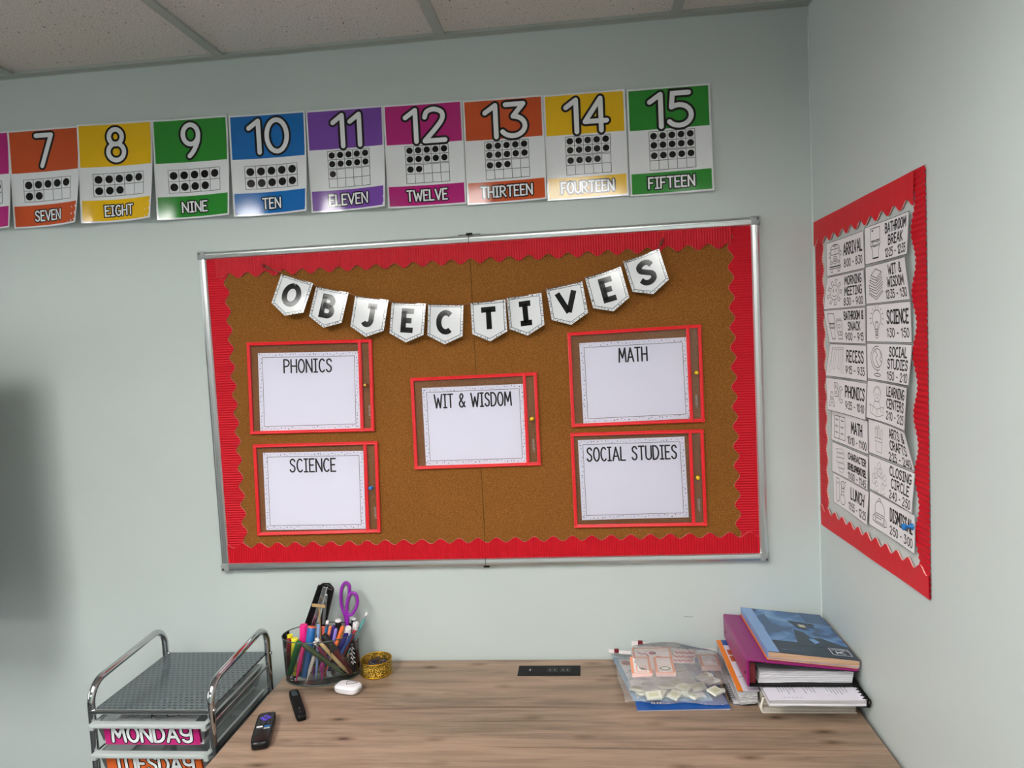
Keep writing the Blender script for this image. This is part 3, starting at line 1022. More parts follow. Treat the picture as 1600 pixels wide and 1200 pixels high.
ICON = {
    'ARRIVAL': [E_(.5, .80, .34, .18, 0, 180), [(.16, .80), (.16, .18), (.84, .18), (.84, .80)], R_(.22, .62, .78, .82), [(.5, .62), (.5, .82)], E_(.5, .42, .16, .14),
                [(.4, .42), (.6, .42)], [(.4, .37), (.6, .37)], [(.4, .47), (.6, .47)], E_(.25, .34, .06, .05), E_(.75, .34, .06, .05), R_(.10, .12, .90, .20), R_(.18, .0, .32, .12), R_(.68, .0, .82, .12),
                E_(.5, .94, .12, .03), [(.16, .7), (.06, .7), (.06, .55), (.16, .55)], [(.84, .7), (.94, .7), (.94, .55), (.84, .55)]],
    'MORNING': [E_(.5, .5, .28, .28), E_(.40, .57, .03, .05), E_(.60, .57, .03, .05), E_(.5, .46, .14, .12, 200, 340)] +
               [[(.5 + .33 * cos(RAD(d - 8)), .5 + .33 * sin(RAD(d - 8))), (.5 + .48 * cos(RAD(d - 7)), .5 + .48 * sin(RAD(d - 7))), (.5 + .48 * cos(RAD(d + 7)), .5 + .48 * sin(RAD(d + 7))),
                 (.5 + .33 * cos(RAD(d + 8)), .5 + .33 * sin(RAD(d + 8)))] for d in range(0, 360, 40)],
    'SNACK': [R_(.06, .62, .46, .98), E_(.26, .52, .22, .10), E_(.26, .52, .14, .06), [(.08, .46), (.14, .30), (.14, .04), (.38, .04), (.38, .30), (.44, .46)],
              [(.55, .70), (.62, .04), (.92, .04), (.95, .70), (.55, .70)], [(.6, .76), (.92, .76)], E_(.74, .5, .08, .06), E_(.72, .24, .06, .08), E_(.84, .24, .05, .08)],
    'RECESS': [[(.04, .98), (.96, .98)], [(.10, .98), (.02, .02)], [(.90, .98), (.98, .02)], [(.10, .92), (.90, .92)], [(.28, .95), (.26, .30)], [(.40, .95), (.40, .28)], [(.58, .95), (.60, .28)],
               [(.72, .95), (.74, .30)], E_(.33, .28, .08, .10, 180, 360), E_(.67, .28, .08, .10, 180, 360), [(.10, .98), (.16, .02)], [(.90, .98), (.84, .02)]],
    'PHONICS': [[(.02, .08), (.16, .60), (.26, .60), (.36, .08), (.26, .08), (.24, .22), (.14, .22), (.12, .08), (.02, .08)], E_(.20, .36, .03, .06),
                [(.40, .46), (.40, .96), (.54, .96)] + arc(.54, .85, .10, .11, 90, -60, 8) + arc(.55, .60, .11, .14, 70, -90, 8) + [(.40, .46)], E_(.50, .82, .04, .05), E_(.50, .60, .04, .05),
                arc(.82, .55, .15, .30, 45, 315, 14) + arc(.84, .55, .08, .18, 300, 60, 10) + [(.93, .76)]],
    'MATH': [R_(.08, .04, .92, .96), [(.5, .04), (.5, .96)]] + [[(.16 + .42 * c, .80 - .26 * r), (.40 + .42 * c, .80 - .26 * r)] for c in (0, 1) for r in (0, 1, 2)] +
            [[(.26 + .42 * c, .86 - .26 * r), (.26 + .42 * c, .74 - .26 * r)] for c in (0, 1) for r in (0, 1, 2)],
    'CHAR': [[(.2, .9), (.7, .98), (.8, .84), (.3, .76), (.2, .9)], [(.26, .74), (.8, .80), (.86, .64), (.3, .58), (.26, .74)], [(.2, .56), (.76, .62), (.80, .44), (.24, .38), (.2, .56)],
             [(.34, .36), (.86, .40), (.84, .22), (.36, .18), (.34, .36)], [(.40, .16), (.8, .18), (.7, .02), (.44, .04), (.40, .16)]],
    'LUNCH': [[(.14, .98), (.08, .10), (.2, .02), (.34, .1), (.36, .98), (.14, .98)], [(.16, .80), (.35, .80)], E_(.62, .22, .20, .20), [(.5, .38), (.58, .9)], [(.74, .38), (.72, .9)],
              E_(.66, .82, .16, .14), E_(.62, .6, .10, .08), [(.8, .96), (.9, 1.0)]],
    'BREAK': [R_(.24, .60, .80, 1.0), E_(.52, .50, .30, .10), E_(.52, .50, .20, .06), [(.24, .46), (.34, .28), (.34, .02), (.70, .02), (.70, .28), (.80, .46)], [(.34, .04), (.70, .04)], E_(.36, .93, .05, .015)],
    'WIT': [[(.2, .80), (.5, .98), (.86, .86), (.56, .68), (.2, .80)], [(.2, .80), (.2, .72), (.56, .60), (.56, .68)], [(.56, .60), (.86, .78), (.86, .86)],
            [(.12, .66), (.5, .52), (.90, .70)], [(.12, .66), (.14, .58), (.5, .44), (.90, .62)], [(.08, .50), (.5, .36), (.94, .54)], [(.08, .50), (.1, .40), (.5, .28), (.94, .46)],
            [(.10, .34), (.52, .18), (.90, .38)], [(.10, .34), (.12, .24), (.52, .08), (.90, .28)], [(.06, .22), (.52, .0), (.94, .24)]],
    'SCIENCE': [arc(.5, .66, .26, .28, -50, 230, 18) + [(.40, .30), (.60, .30), (.668, .445)], [(.40, .24), (.60, .24)], [(.40, .18), (.60, .18)], [(.42, .12), (.58, .12)], E_(.5, .06, .07, .05),
                [(.44, .30), (.42, .52), (.48, .56), (.5, .50), (.52, .56), (.58, .52), (.56, .30)]] +
               [[(.5 + .34 * cos(RAD(d)), .66 + .34 * sin(RAD(d))), (.5 + .42 * cos(RAD(d)), .66 + .42 * sin(RAD(d)))] for d in range(-30, 230, 26)],
    'SOCIAL': [E_(.5, .62, .30, .32), arc(.5, .62, .40, .40, 80, 290, 16), [(.5, .22), (.5, .10)], E_(.5, .06, .20, .05), spl([(.36, .86), (.5, .74), (.42, .6), (.52, .44), (.6, .36)]),
               spl([(.66, .84), (.74, .7), (.66, .58), (.78, .50)])],
    'LEARN': [E_(.5, .70, .22, .22), arc(.5, .74, .24, .22, 0, 180), E_(.42, .70, .02, .03), E_(.58, .70, .02, .03), E_(.5, .64, .07, .05, 200, 340), [(.34, .48), (.22, .16)], [(.66, .48), (.78, .16)],
              [(.10, .36), (.5, .24), (.90, .36), (.90, .10), (.5, .0), (.10, .10), (.10, .36)], [(.5, .24), (.5, .0)], [(.34, .48), (.66, .48)], [(.1, .28), (.02, .38)], [(.9, .28), (.98, .38)]],
    'ARTS': [[(.28, .52), (.34, .02), (.66, .02), (.72, .52), (.28, .52)], [(.30, .40), (.70, .40)], [(.32, .52), (.30, .84), (.36, .94), (.42, .84), (.42, .52)], [(.46, .52), (.46, .9), (.52, 1), (.58, .9), (.56, .52)],
             [(.62, .52), (.66, .80), (.74, .88), (.78, .76), (.70, .52)], [(.30, .84), (.42, .84)], [(.46, .9), (.58, .9)]],
    'CLOSING': [E_(.5, .86, .09, .11)] + [E_(.5 + .34 * cos(RAD(d)), .42 + .28 * sin(RAD(d)), .09, .10) for d in (20, 75, 130, 180, 235, 305)] +
               [arc(.5 + .34 * cos(RAD(d)), .28 + .28 * sin(RAD(d)), .13, .12, 180, 360, 8) for d in (20, 75, 130, 180, 235, 305)] + [[(.42, .74), (.36, .5), (.64, .5), (.58, .74)]],
    'DISMISS': [[(.22, .10)] + [(.22, .60)] + arc(.5, .62, .28, .30, 180, 0, 12) + [(.78, .10), (.22, .10)], R_(.28, .16, .72, .46), [(.28, .38), (.72, .38)], E_(.5, .95, .08, .06, 0, 180),
                [(.22, .40), (.10, .30), (.10, .14), (.22, .12)], [(.78, .40), (.90, .30), (.90, .14), (.78, .12)], [(.30, .30), (.60, .30)]],
}
# key: lines, quad (TL, TR, BR, BL) as measured (y, z), icon description
SCH = [
    ('ARRIVAL', ['ARRIVAL'], '8:00 - 8:30', [(-.0998, 1.8248), (-.3329, 1.8241), (-.3386, 1.7450), (-.0972, 1.7429)], 'a school bus', 0),
    ('MORNING', ['MORNING', 'MEETING'], '8:30 - 9:00', [(-.0999, 1.7409), (-.3311, 1.7445), (-.3380, 1.6667), (-.0703, 1.6620)], 'a smiling sun', 0),
    ('SNACK', ['BATHROOM &', 'SNACK'], '9:00 - 9:15', [(-.0702, 1.6611), (-.3358, 1.6660), (-.3362, 1.5858), (-.1078, 1.5810)], 'a toilet and snacks', 0),
    ('RECESS', ['RECESS'], '9:15 - 9:35', [(-.1119, 1.5796), (-.3394, 1.5850), (-.3389, 1.5077), (-.0739, 1.4987)], 'a swing set', 0),
    ('PHONICS', ['PHONICS'], '9:35 - 10:10', [(-.0757, 1.4963), (-.3382, 1.5052), (-.3252, 1.4219), (-.0827, 1.4164)], 'the letters ABC', 0),
    ('MATH', ['MATH'], '10:10 - 11:00', [(-.1199, 1.4168), (-.3422, 1.4225), (-.3421, 1.3492), (-.1063, 1.3406)], 'a sheet of sums', 0),
    ('CHAR', ['CHARACTER', 'DEVELOPMENT/SEL'], '11:00 - 11:45', [(-.1105, 1.3376), (-.3420, 1.3470), (-.3305, 1.2694), (-.1059, 1.2643)], 'stacked word signs', 0),
    ('LUNCH', ['LUNCH'], '11:55 - 12:25', [(-.1130, 1.2606), (-.3418, 1.2709), (-.3234, 1.1923), (-.1157, 1.1864)], 'a drink and a lunch', 0),
    ('BREAK', ['BATHROOM', 'BREAK'], '12:25 - 12:35', [(-.3373, 1.8267), (-.5485, 1.8305), (-.5372, 1.7525), (-.3398, 1.7478)], 'a toilet', 1),
    ('WIT', ['WIT &', 'WISDOM'], '12:35 - 1:30', [(-.3398, 1.7470), (-.5273, 1.7476), (-.5472, 1.6701), (-.3400, 1.6646)], 'a stack of books', 1),
    ('SCIENCE', ['SCIENCE'], '1:30 - 1:50', [(-.3432, 1.6645), (-.5487, 1.6682), (-.5525, 1.5896), (-.3395, 1.5870)], 'a light bulb', 1),
    ('SOCIAL', ['SOCIAL', 'STUDIES'], '1:50 - 2:10', [(-.3447, 1.5851), (-.5540, 1.5889), (-.5356, 1.5140), (-.3430, 1.5050)], 'a globe', 1),
    ('LEARN', ['LEARNING', 'CENTERS'], '2:10 - 2:25', [(-.3405, 1.5066), (-.5283, 1.5098), (-.5160, 1.4287), (-.3287, 1.4236)], 'a child reading', 1),
    ('ARTS', ['ARTS &', 'CRAFTS'], '2:25 - 2:40', [(-.3455, 1.4221), (-.5160, 1.4287), (-.5604, 1.3540), (-.3420, 1.3479)], 'a cup of crayons', 1),
    ('CLOSING', ['CLOSING', 'CIRCLE'], '2:40 - 2:50', [(-.3452, 1.3440), (-.5612, 1.3534), (-.5411, 1.2723), (-.3462, 1.2706)], 'children in a circle', 1),
    ('DISMISS', ['DISMISSAL'], '2:50 - 3:00', [(-.3416, 1.2674), (-.5562, 1.2722), (-.5513, 1.1945), (-.3348, 1.1935)], 'a backpack', 1),
]
for key, lines, tm, q, icon, col in SCH:
    yl, yr = (-.118, -.3425) if col == 0 else (-.345, -.5615)
    kl, kr = (3.05, 2.65) if col == 0 else (2.65, 2.35)
    zt, zb = (q[0][1] + q[1][1]) / 2, (q[2][1] + q[3][1]) / 2
    lf = [max(.0015, (q[0][0] - yl) / kl), max(.0015, (q[1][0] - yr) / kr), max(.0015, (q[2][0] - yr) / kr), max(.0015, (q[3][0] - yl) / kl)]
    cw_, ch_ = yl - yr, zt - zb

    def fn(a, b_, d, yl=yl, yr=yr, zt=zt, zb=zb, lf=lf, cw_=cw_, ch_=ch_):
        u, v = a / cw_, b_ / ch_
        lift = (lf[0] * (1 - u) ** 2 + lf[1] * u * u) * (1 - v) + (lf[3] * (1 - u) ** 2 + lf[2] * u * u) * v + .0015
        return Vector((XR - lift - d, yl - a, zt - b_))
    s = Sheet(fn, .02)
    s.rect(0, 0, cw_, ch_, M_SCHED, 0, 12)
    s.rect(0, 0, cw_, ch_, M_SCHED, -2, 12)
    s.stroke([(.001, .001), (cw_ - .001, .001), (cw_ - .001, ch_ - .001), (.001, ch_ - .001), (.001, .001)], .0011, M_INK, 1)
    ia, ib, iw, ih = .012, .008, .082, ch_ - .016
    light = key in ('LEARN', 'CLOSING', 'CHAR', 'RECESS', 'ARTS')
    for st in ICON[key]:
        s.stroke([(ia + x * iw, ib + ih - y * ih) for x, y in st], .0009 if light else .0014, M_GINK if light else M_INK, 1)
    ta = .100 + (cw_ - .108) / 2
    tw_ = cw_ - .112
    if len(lines) == 1:
        s.text(lines[0], ta, .042, .029, .0042, M_INK, min(tw_, .017 * len(lines[0])), 1)
        s.text(tm, ta, .068, .019, .0026, M_INK, min(tw_, .0098 * len(tm)), 1)
    else:
        hh = .021 if len(lines[1]) < 12 else .017
        s.text(lines[0], ta, .027, hh, .0034, M_INK, min(tw_ * .98, .0145 * len(lines[0])), 1)
        s.text(lines[1], ta, .051, hh, .0034, M_INK, min(tw_ * 1.02, .0145 * len(lines[1])), 1)
        s.text(tm, ta, .073, .018, .0026, M_INK, min(tw_, .0098 * len(tm)), 1)
    nm = ' '.join(lines).replace('&', 'AND').replace('/', ' ')
    tag(s.build('schedule_card'), 'schedule card reading %s with a drawing of %s' % (nm, icon), 'schedule card', 'daily schedule cards on the right wall')
pt_ = push_pin((XR - .004, -.553, 1.2455), (-1, .0, 0), M_PBLU, 'blue push pin stuck in the DISMISSAL schedule card', s=1.25)

# ================================================================ DESK
DX0, DX1, DY0, DY1 = .205, 1.650, -.80, -.009
t = thing('desk', ((DX0 + DX1) / 2, -.4, 0), 'desk with a weathered brown wood top below the bulletin board', 'desk')
MB().bb(DX0, DX1, DY0, DY1, DZ - .028, DZ, M_WOOD).build('desktop', t, .0015)
M_LEG = mat('black_metal', (24, 25, 26), 0.45)
for lx in (DX0 + .04, DX1 - .04):
    MB().bb(lx - .02, lx + .02, DY0 + .05, DY0 + .09, .0, DZ - .028, M_LEG).bb(lx - .02, lx + .02, DY1 - .09, DY1 - .05, 0, DZ - .028, M_LEG) \
        .bb(lx - .02, lx + .02, DY0 + .09, DY1 - .09, .0, .04, M_LEG).build('leg_frame', t, .002)
MB().bb(DX0 + .06, DX1 - .06, DY1 - .06, DY1 - .04, .30, DZ - .028, M_LEG).build('back_panel', t)
po = MB().bb(.846, 1.012, -.105, -.050, DZ - .02, DZ + .0025, M_DARKIN).build('power_strip', t, .0012)
M_SLOT = mat('outlet_face', (20, 21, 22), 0.4, spec=0.25)
for cx_ in (.938, .972):
    so = MB().bb(cx_ - .0145, cx_ + .0145, -.093, -.062, DZ + .002, DZ + .0034, M_SLOT)
    for dx in (-.006, .006):
        so.bb(cx_ + dx - .0010, cx_ + dx + .0010, -.082, -.074, DZ + .0034, DZ + .0037, M_CAP)
    so.build('outlet', po)
MB().bb(.872, .884, -.086, -.070, DZ + .002, DZ + .0032, M_SLOT).bb(.8775, .8790, -.083, -.072, DZ + .0032, DZ + .0037, M_WHITE).build('usb_port', po)

# ================================================================ ROLLING CART
XA, XB = -.125, .168          # left and right tube frames
YB, YFc = -.112, -.415        # back and front posts
ZS = .812                     # top shelf
t = thing('rolling_cart', ((XA + XB) / 2, (YB + YFc) / 2, 0), 'chrome rolling drawer cart with labelled drawers left of the desk', 'cart')
r_ = .0085
for xx in (XA, XB):
    zt_ = .888
    cr = .05
    pts = [(xx, YFc, .06), (xx, YFc, .4), (xx, YFc, zt_ - .012 - cr)]
    pts += [Vector((xx, YFc + cr - cr * cos(RAD(d)), zt_ - .012 - cr + cr * sin(RAD(d)))) for d in range(10, 91, 10)]
    pts += [Vector((xx, YB - .045 + .045 * sin(RAD(d)), zt_ - .045 + .045 * cos(RAD(d)))) for d in range(0, 91, 10)]
    pts += [(xx, YB, .6), (xx, YB, .06)]
    MB().tube(pts, r_, M_CHROME, 14).build('side_frame', t)
    for yy in (YB, YFc):
        cs = MB().tube([(xx - .009, yy, .026), (xx + .009, yy, .026)], .025, M_DARKIN, 18)
        cs.bb(xx - .012, xx + .012, yy - .008, yy + .008, .045, .07, M_STEEL)
        cs.build('caster', t)
    rl = MB()
    for k in range(9):
        z = ZS - .030 - .0715 * k
        rl.tube([(xx, YFc, z), (xx, YB, z)], .0032, M_LEG if k else M_CHROME, 8)
    rl.build('drawer_rail', t)
MB().tube([(XA, YFc - .004, ZS), (XB, YFc - .004, ZS)], .0055, M_CHROME, 12).build('front_bar', t)
MB().bb(XA + .004, XB - .004, YFc + .0, YB + .004, ZS - .003, ZS + .003, M_TRAY).build('top_shelf', t, .001)
for xx in (XA, XB):
    for yy in (YB, YFc):
        MB().lathe([(0, .006), (.0035, .0055), (.005, .003), (.005, 0)], M_CHROME, (xx + r_ * .7, yy, ZS + .002), 10, rot=Matrix.Rotation(RAD(90), 3, 'Y')).build('bolt', t)
M_LPINK = mat('pink_label', (190, 30, 116), 0.4)
M_LORNG = mat('orange_label', (214, 96, 36), 0.4)
for k, (nm, lm) in enumerate((('MONDAy', M_LPINK), ('TUESDAy', M_LORNG), (None, None))):
    zl = ZS - .0215 - .0715 * k      # top of the lip
    ya_, yb_ = YFc - .012, YB - .01
    x0, x1 = XA + .012, XB - .012
    zb = zl - .058
    bn = MB()
    # tapered see-through bin
    top = [(x0, ya_ + .006), (x1, ya_ + .006), (x1, yb_), (x0, yb_)]
    bot = [(x0 + .012, ya_ + .014), (x1 - .012, ya_ + .014), (x1 - .012, yb_ - .01), (x0 + .012, yb_ - .01)]
    bn.add([(x, y, zl - .004) for x, y in top] + [(x, y, zb) for x, y in bot],
           [(0, 1, 5, 4), (1, 2, 6, 5), (2, 3, 7, 6), (3, 0, 4, 7), (4, 5, 6, 7)], M_BIN)
    dr = bn.build('drawer', t)
    if k < 2:
        dr['label'] = 'clear drawer labelled ' + nm.upper()
    lip = MB()
    lip.bb(XA + .003, XB - .003, ya_ - .010, ya_ + .010, zl - .010, zl, M_TRANSW)
    lip.bb(XA + .003, XA + .016, ya_ - .010, ya_ + .012, zl - .016, zl, M_TRANSW)
    lip.bb(XB - .016, XB - .003, ya_ - .010, ya_ + .012, zl - .016, zl, M_TRANSW)
    lip.bb(x0 - .002, x0 + .004, ya_ + .01, yb_, zl - .006, zl, M_TRANSW).bb(x1 - .004, x1 + .002, ya_ + .01, yb_, zl - .006, zl, M_TRANSW)
    lip.build('lip', dr, .003)
    if nm:
        xw0, xw1 = XA + .030, XB - .030

        def fn(a, b_, d, xw0=xw0, zl=zl, ya_=ya_):
            return Vector((xw0 + a, ya_ + .004 - d + b_ * .12, zl - .009 - b_))
        s = Sheet(fn, .2)
        W2 = xw1 - xw0
        s.rect(0, 0, W2, .049, lm, 0)
        s.rect(0, 0, W2, .049, lm, -2)
        s.text(nm, W2 / 2, .0445, .045, .0068, M_LAMW, W2 * .86, 1, (M_BLACK, .0026))
        s.build('day_label', dr)
    if k == 0:
        def fn2(a, b_, d, x0=x0, zl=zl, ya_=ya_):
            return Vector((x0 + .03 + a, ya_ + .03 + (.2 - b_), zl - .012 + d))
        s = Sheet(fn2, .3)
        s.rect(0, 0, .20, .2, M_WHITE, 0)
        for (st) in ([(.02, .19), (.05, .13), (.085, .19)], [(.035, .185), (.055, .15)], arc(.095, .165, .02, .018, 0, 360), arc(.13, .17, .016, .012, 0, 700, 30), arc(.16, .165, .018, .016, 0, 360),
                     arc(.16, .165, .010, .009, 0, 360), [(.06, .195), (.12, .15), (.125, .14)], [(.10, .195), (.19, .15)], [(.02, .12), (.18, .12)], [(.02, .10), (.18, .10)]):
            s.stroke(st, .0018, M_INK, 1)
        tag(s.build('worksheet'), 'white sheet with black line drawings lying in the MONDAY drawer', 'worksheet')

# ================================================================ PENCIL CUP AND CONTENTS
CC = Vector((.314, -.0975, DZ))
CA, CB, CHt = .102, .069, .120
crot = Matrix.Rotation(RAD(9), 3, 'Z')
t = thing('pencil_cup', CC, 'clear oval plastic desk caddy full of pens at the desk corner', 'pencil holder')
MB().lathe([(.0, .002), (.93, .002), (.965, .006), (.98, .02), (1.0, CHt)], M_TUB, CC, 48, CA, CB, crot).build('tub', t)
ring = [CC + crot @ Vector((CA * cos(2 * pi * k / 48), CB * sin(2 * pi * k / 48), CHt)) for k in range(48)]
MB().tube(ring, .0014, M_TUBRIM, 6, closed=True).build('rim', t)
ring = [CC + crot @ Vector((CA * .965 * cos(2 * pi * k / 48), CB * .965 * sin(2 * pi * k / 48), 0.003)) for k in range(48)]
MB().tube(ring, .0016, M_TUBRIM, 6, closed=True).build('base_ring', t)
dv = MB()
for (a0, a1) in (((-.9, .12), (.9, .12)), ((-.2, .12), (-.2, .97)), ((.35, .12), (.35, -.9))):
    p0, p1 = [CC + crot @ Vector((CA * q[0] * .98, CB * q[1] * .98, 0)) for q in (a0, a1)]
    z0_, z1_ = Vector((0, 0, .004)), Vector((0, 0, .095))
    dv.add([p0 + z0_, p1 + z0_, p1 + z1_, p0 + z1_], [(0, 1, 2, 3)], M_TUB)
    dv.tube([p0 + z1_, p1 + z1_], .0009, M_TUBRIM, 6)
dv.build('divider', t)


# pens, markers and pencils standing in the caddy: kind, colour, top, foot, radius, label
PENS = [
    ('dark_red_marker', 'marker', (122,20,40), (0.2318, -0.1150, 0.8533), (0.2210, -0.1150, 0.7586), 0.0057),
    ('yellow_highlighter', 'marker', (232,224,30), (0.2277, -0.0980, 0.8585), (0.2263, -0.1000, 0.7580), 0.0075),
    ('yellow_highlighter', 'marker', (240,230,40), (0.2527, -0.1250, 0.8590), (0.2435, -0.1280, 0.7582), 0.0085),
    ('green_marker', 'marker', (20,110,44), (0.2711, -0.1420, 0.8556), (0.2358, -0.1350, 0.7665), 0.0088),
    ('pink_highlighter', 'marker', (244,40,140), (0.2653, -0.0900, 0.8824), (0.2559, -0.0950, 0.7588), 0.0107),
    ('pink_highlighter', 'pen', (246,30,134), (0.2833, -0.1400, 0.8476), (0.2591, -0.1520, 0.7480), 0.0053),
    ('blue_marker', 'marker', (30,104,176), (0.2922, -0.1000, 0.8806), (0.2749, -0.1320, 0.7503), 0.0113),
    ('pale_blue_pen', 'pen', (130,160,214), (0.3155, -0.1100, 0.8920), (0.3103, -0.1400, 0.7477), 0.0035),
    ('salmon_marker', 'marker', (226,110,90), (0.3138, -0.0720, 0.8705), (0.3085, -0.0780, 0.7471), 0.0057),
    ('sky_blue_pencil', 'pencil', (44,120,176), (0.3309, -0.0850, 0.8915), (0.3079, -0.0900, 0.7463), 0.0047),
    ('salmon_pen', 'pen', (226,130,90), (0.3446, -0.1000, 0.8824), (0.3110, -0.1100, 0.7559), 0.0044),
    ('purple_pen', 'pen', (58,34,120), (0.3462, -0.0800, 0.8751), (0.3186, -0.0950, 0.7552), 0.0053),
    ('lavender_pen', 'pen', (136,122,206), (0.3617, -0.1050, 0.8771), (0.3312, -0.1200, 0.7573), 0.0047),
    ('orange_pen', 'pen', (236,112,44), (0.3770, -0.0950, 0.8793), (0.3289, -0.1220, 0.7616), 0.0053),
    ('navy_marker', 'marker', (24,24,120), (0.3884, -0.0850, 0.8636), (0.3360, -0.1050, 0.7632), 0.0063),
    ('mid_blue_pen', 'pen', (28,80,150), (0.4029, -0.1000, 0.8600), (0.3454, -0.1220, 0.7647), 0.0047),
    ('red_marker', 'marker', (160,30,50), (0.4029, -0.0720, 0.8581), (0.3476, -0.0920, 0.7603), 0.0057),
    ('teal_pencil', 'pencil', (90,160,160), (0.4318, -0.0500, 0.8985), (0.3727, -0.0850, 0.7766), 0.0038),
    ('olive_pen', 'pen', (70,92,44), (0.2845, -0.1500, 0.8536), (0.3897, -0.1300, 0.7571), 0.0069),
    ('magenta_pencil', 'pencil', (150,26,84), (0.3105, -0.1380, 0.8555), (0.3571, -0.1260, 0.7731), 0.0047),
    ('cream_pencil', 'pencil', (232,200,140), (0.3193, -0.1460, 0.8675), (0.3953, -0.1180, 0.7545), 0.0053),
    ('dark_red_pen', 'marker', (112,14,24), (0.3311, -0.1220, 0.8652), (0.3958, -0.1050, 0.7531), 0.0101),
    ('white_pen', 'pen', (232,226,214), (0.3052, -0.1320, 0.8117), (0.2887, -0.1550, 0.7487), 0.0050),
    ('light_blue_pen', 'pen', (70,130,200), (0.2487, -0.1250, 0.7893), (0.2439, -0.1380, 0.7485), 0.0044),
    ('magenta_pen', 'pen', (190,40,140), (0.3252, -0.1280, 0.7936), (0.3277, -0.1460, 0.7474), 0.0063),
    ('violet_pen', 'pen', (120,90,190), (0.2996, -0.1220, 0.7714), (0.3012, -0.1400, 0.7477), 0.0028),
    ('thin_red_pen', 'pen', (196,70,60), (0.2962, -0.1150, 0.7746), (0.2936, -0.1320, 0.7519), 0.0025),
    ('dry_erase_marker', 'marker', (22,22,24), (0.3587, -0.0780, 0.8890), (0.3462, -0.0550, 0.7562), 0.0088),
    ('dry_erase_marker', 'marker', (60,60,66), (0.3879, -0.0850, 0.8718), (0.3618, -0.0660, 0.7579), 0.0094),
    ('dry_erase_marker', 'marker', (40,44,44), (0.3959, -0.0580, 0.8855), (0.3781, -0.0450, 0.7547), 0.0069),
    ('dry_erase_marker', 'marker', (170,40,80), (0.4035, -0.0660, 0.8770), (0.3797, -0.0550, 0.7560), 0.0082),
    ('cream_marker', 'marker', (230,190,160), (0.3659, -0.0740, 0.8685), (0.3489, -0.0680, 0.7556), 0.0075),
    ('black_marker', 'marker', (18,18,20), (0.4083, -0.1180, 0.8434), (0.4078, -0.1100, 0.7620), 0.0094),
]
PLABEL = [
    'dark red marker against the left end of the caddy', 'yellow highlighter behind the dark red marker', 'yellow highlighter with a round cap between the dark red and green markers',
    'thick green marker leaning left at the front of the caddy', 'wide hot pink highlighter standing at the back left of the caddy', 'slim hot pink highlighter pressed against the front left wall of the caddy',
    'wide blue marker with an orange end in the middle of the caddy', 'pale blue pen upright beside the wide blue marker', 'salmon red marker behind the black stapler end',
    'sky blue pencil tilted up behind the caddy middle', 'salmon orange pen between the sky blue pencil and the purple pen', 'dark purple pen right of the salmon orange pen',
    'lavender pen between the dark purple and bright orange pens', 'bright orange pen leaning to the right', 'navy blue marker right of the bright orange pen', 'mid blue pen below the navy marker leaning right',
    'red marker leaning to the right rim beside the teal pencil', 'teal pencil with a white eraser sticking out on the right', 'dark olive green pen lying diagonally across the front',
    'dark magenta pencil beside the cream pencil', 'cream wooden pencil lying diagonally across the front right', 'thick dark red marker with a black end slanting behind the cream pencil',
    'white pen at the front with its tapered tip down', 'short light blue pen left of the slim pink highlighter', 'magenta pen upright at the front of the caddy', 'thin violet pen right of the white pen',
    'thin red pen beside the white pen', 'black dry erase marker with a round white end left of the scissors', 'grey dry erase marker with a wide white end below the scissors',
    'dark marker with a grey white end right of the scissors', 'red dry erase marker with a white end near the teal pencil', 'cream capped marker behind the bright orange pen', 'black marker with white squiggles at the right end of the caddy']
M_ERASER = mat('white_end', (236, 232, 230), 0.4)
M_FERR = mat('pencil_ferrule', (170, 176, 178), 0.3, 1.0)
M_POINT = mat('pencil_point', (214, 176, 128), 0.6)
PLUG = {27: (238, 236, 236), 6: (232, 110, 80), 29: (200, 204, 206)}
CAPC = {'dark_red_marker': (150, 30, 50), 'dark_red_pen': (16, 14, 16), 'dry_erase_marker': (238, 236, 236), 'cream_marker': (240, 206, 176)}
GP = 'pens and markers in the desk caddy'
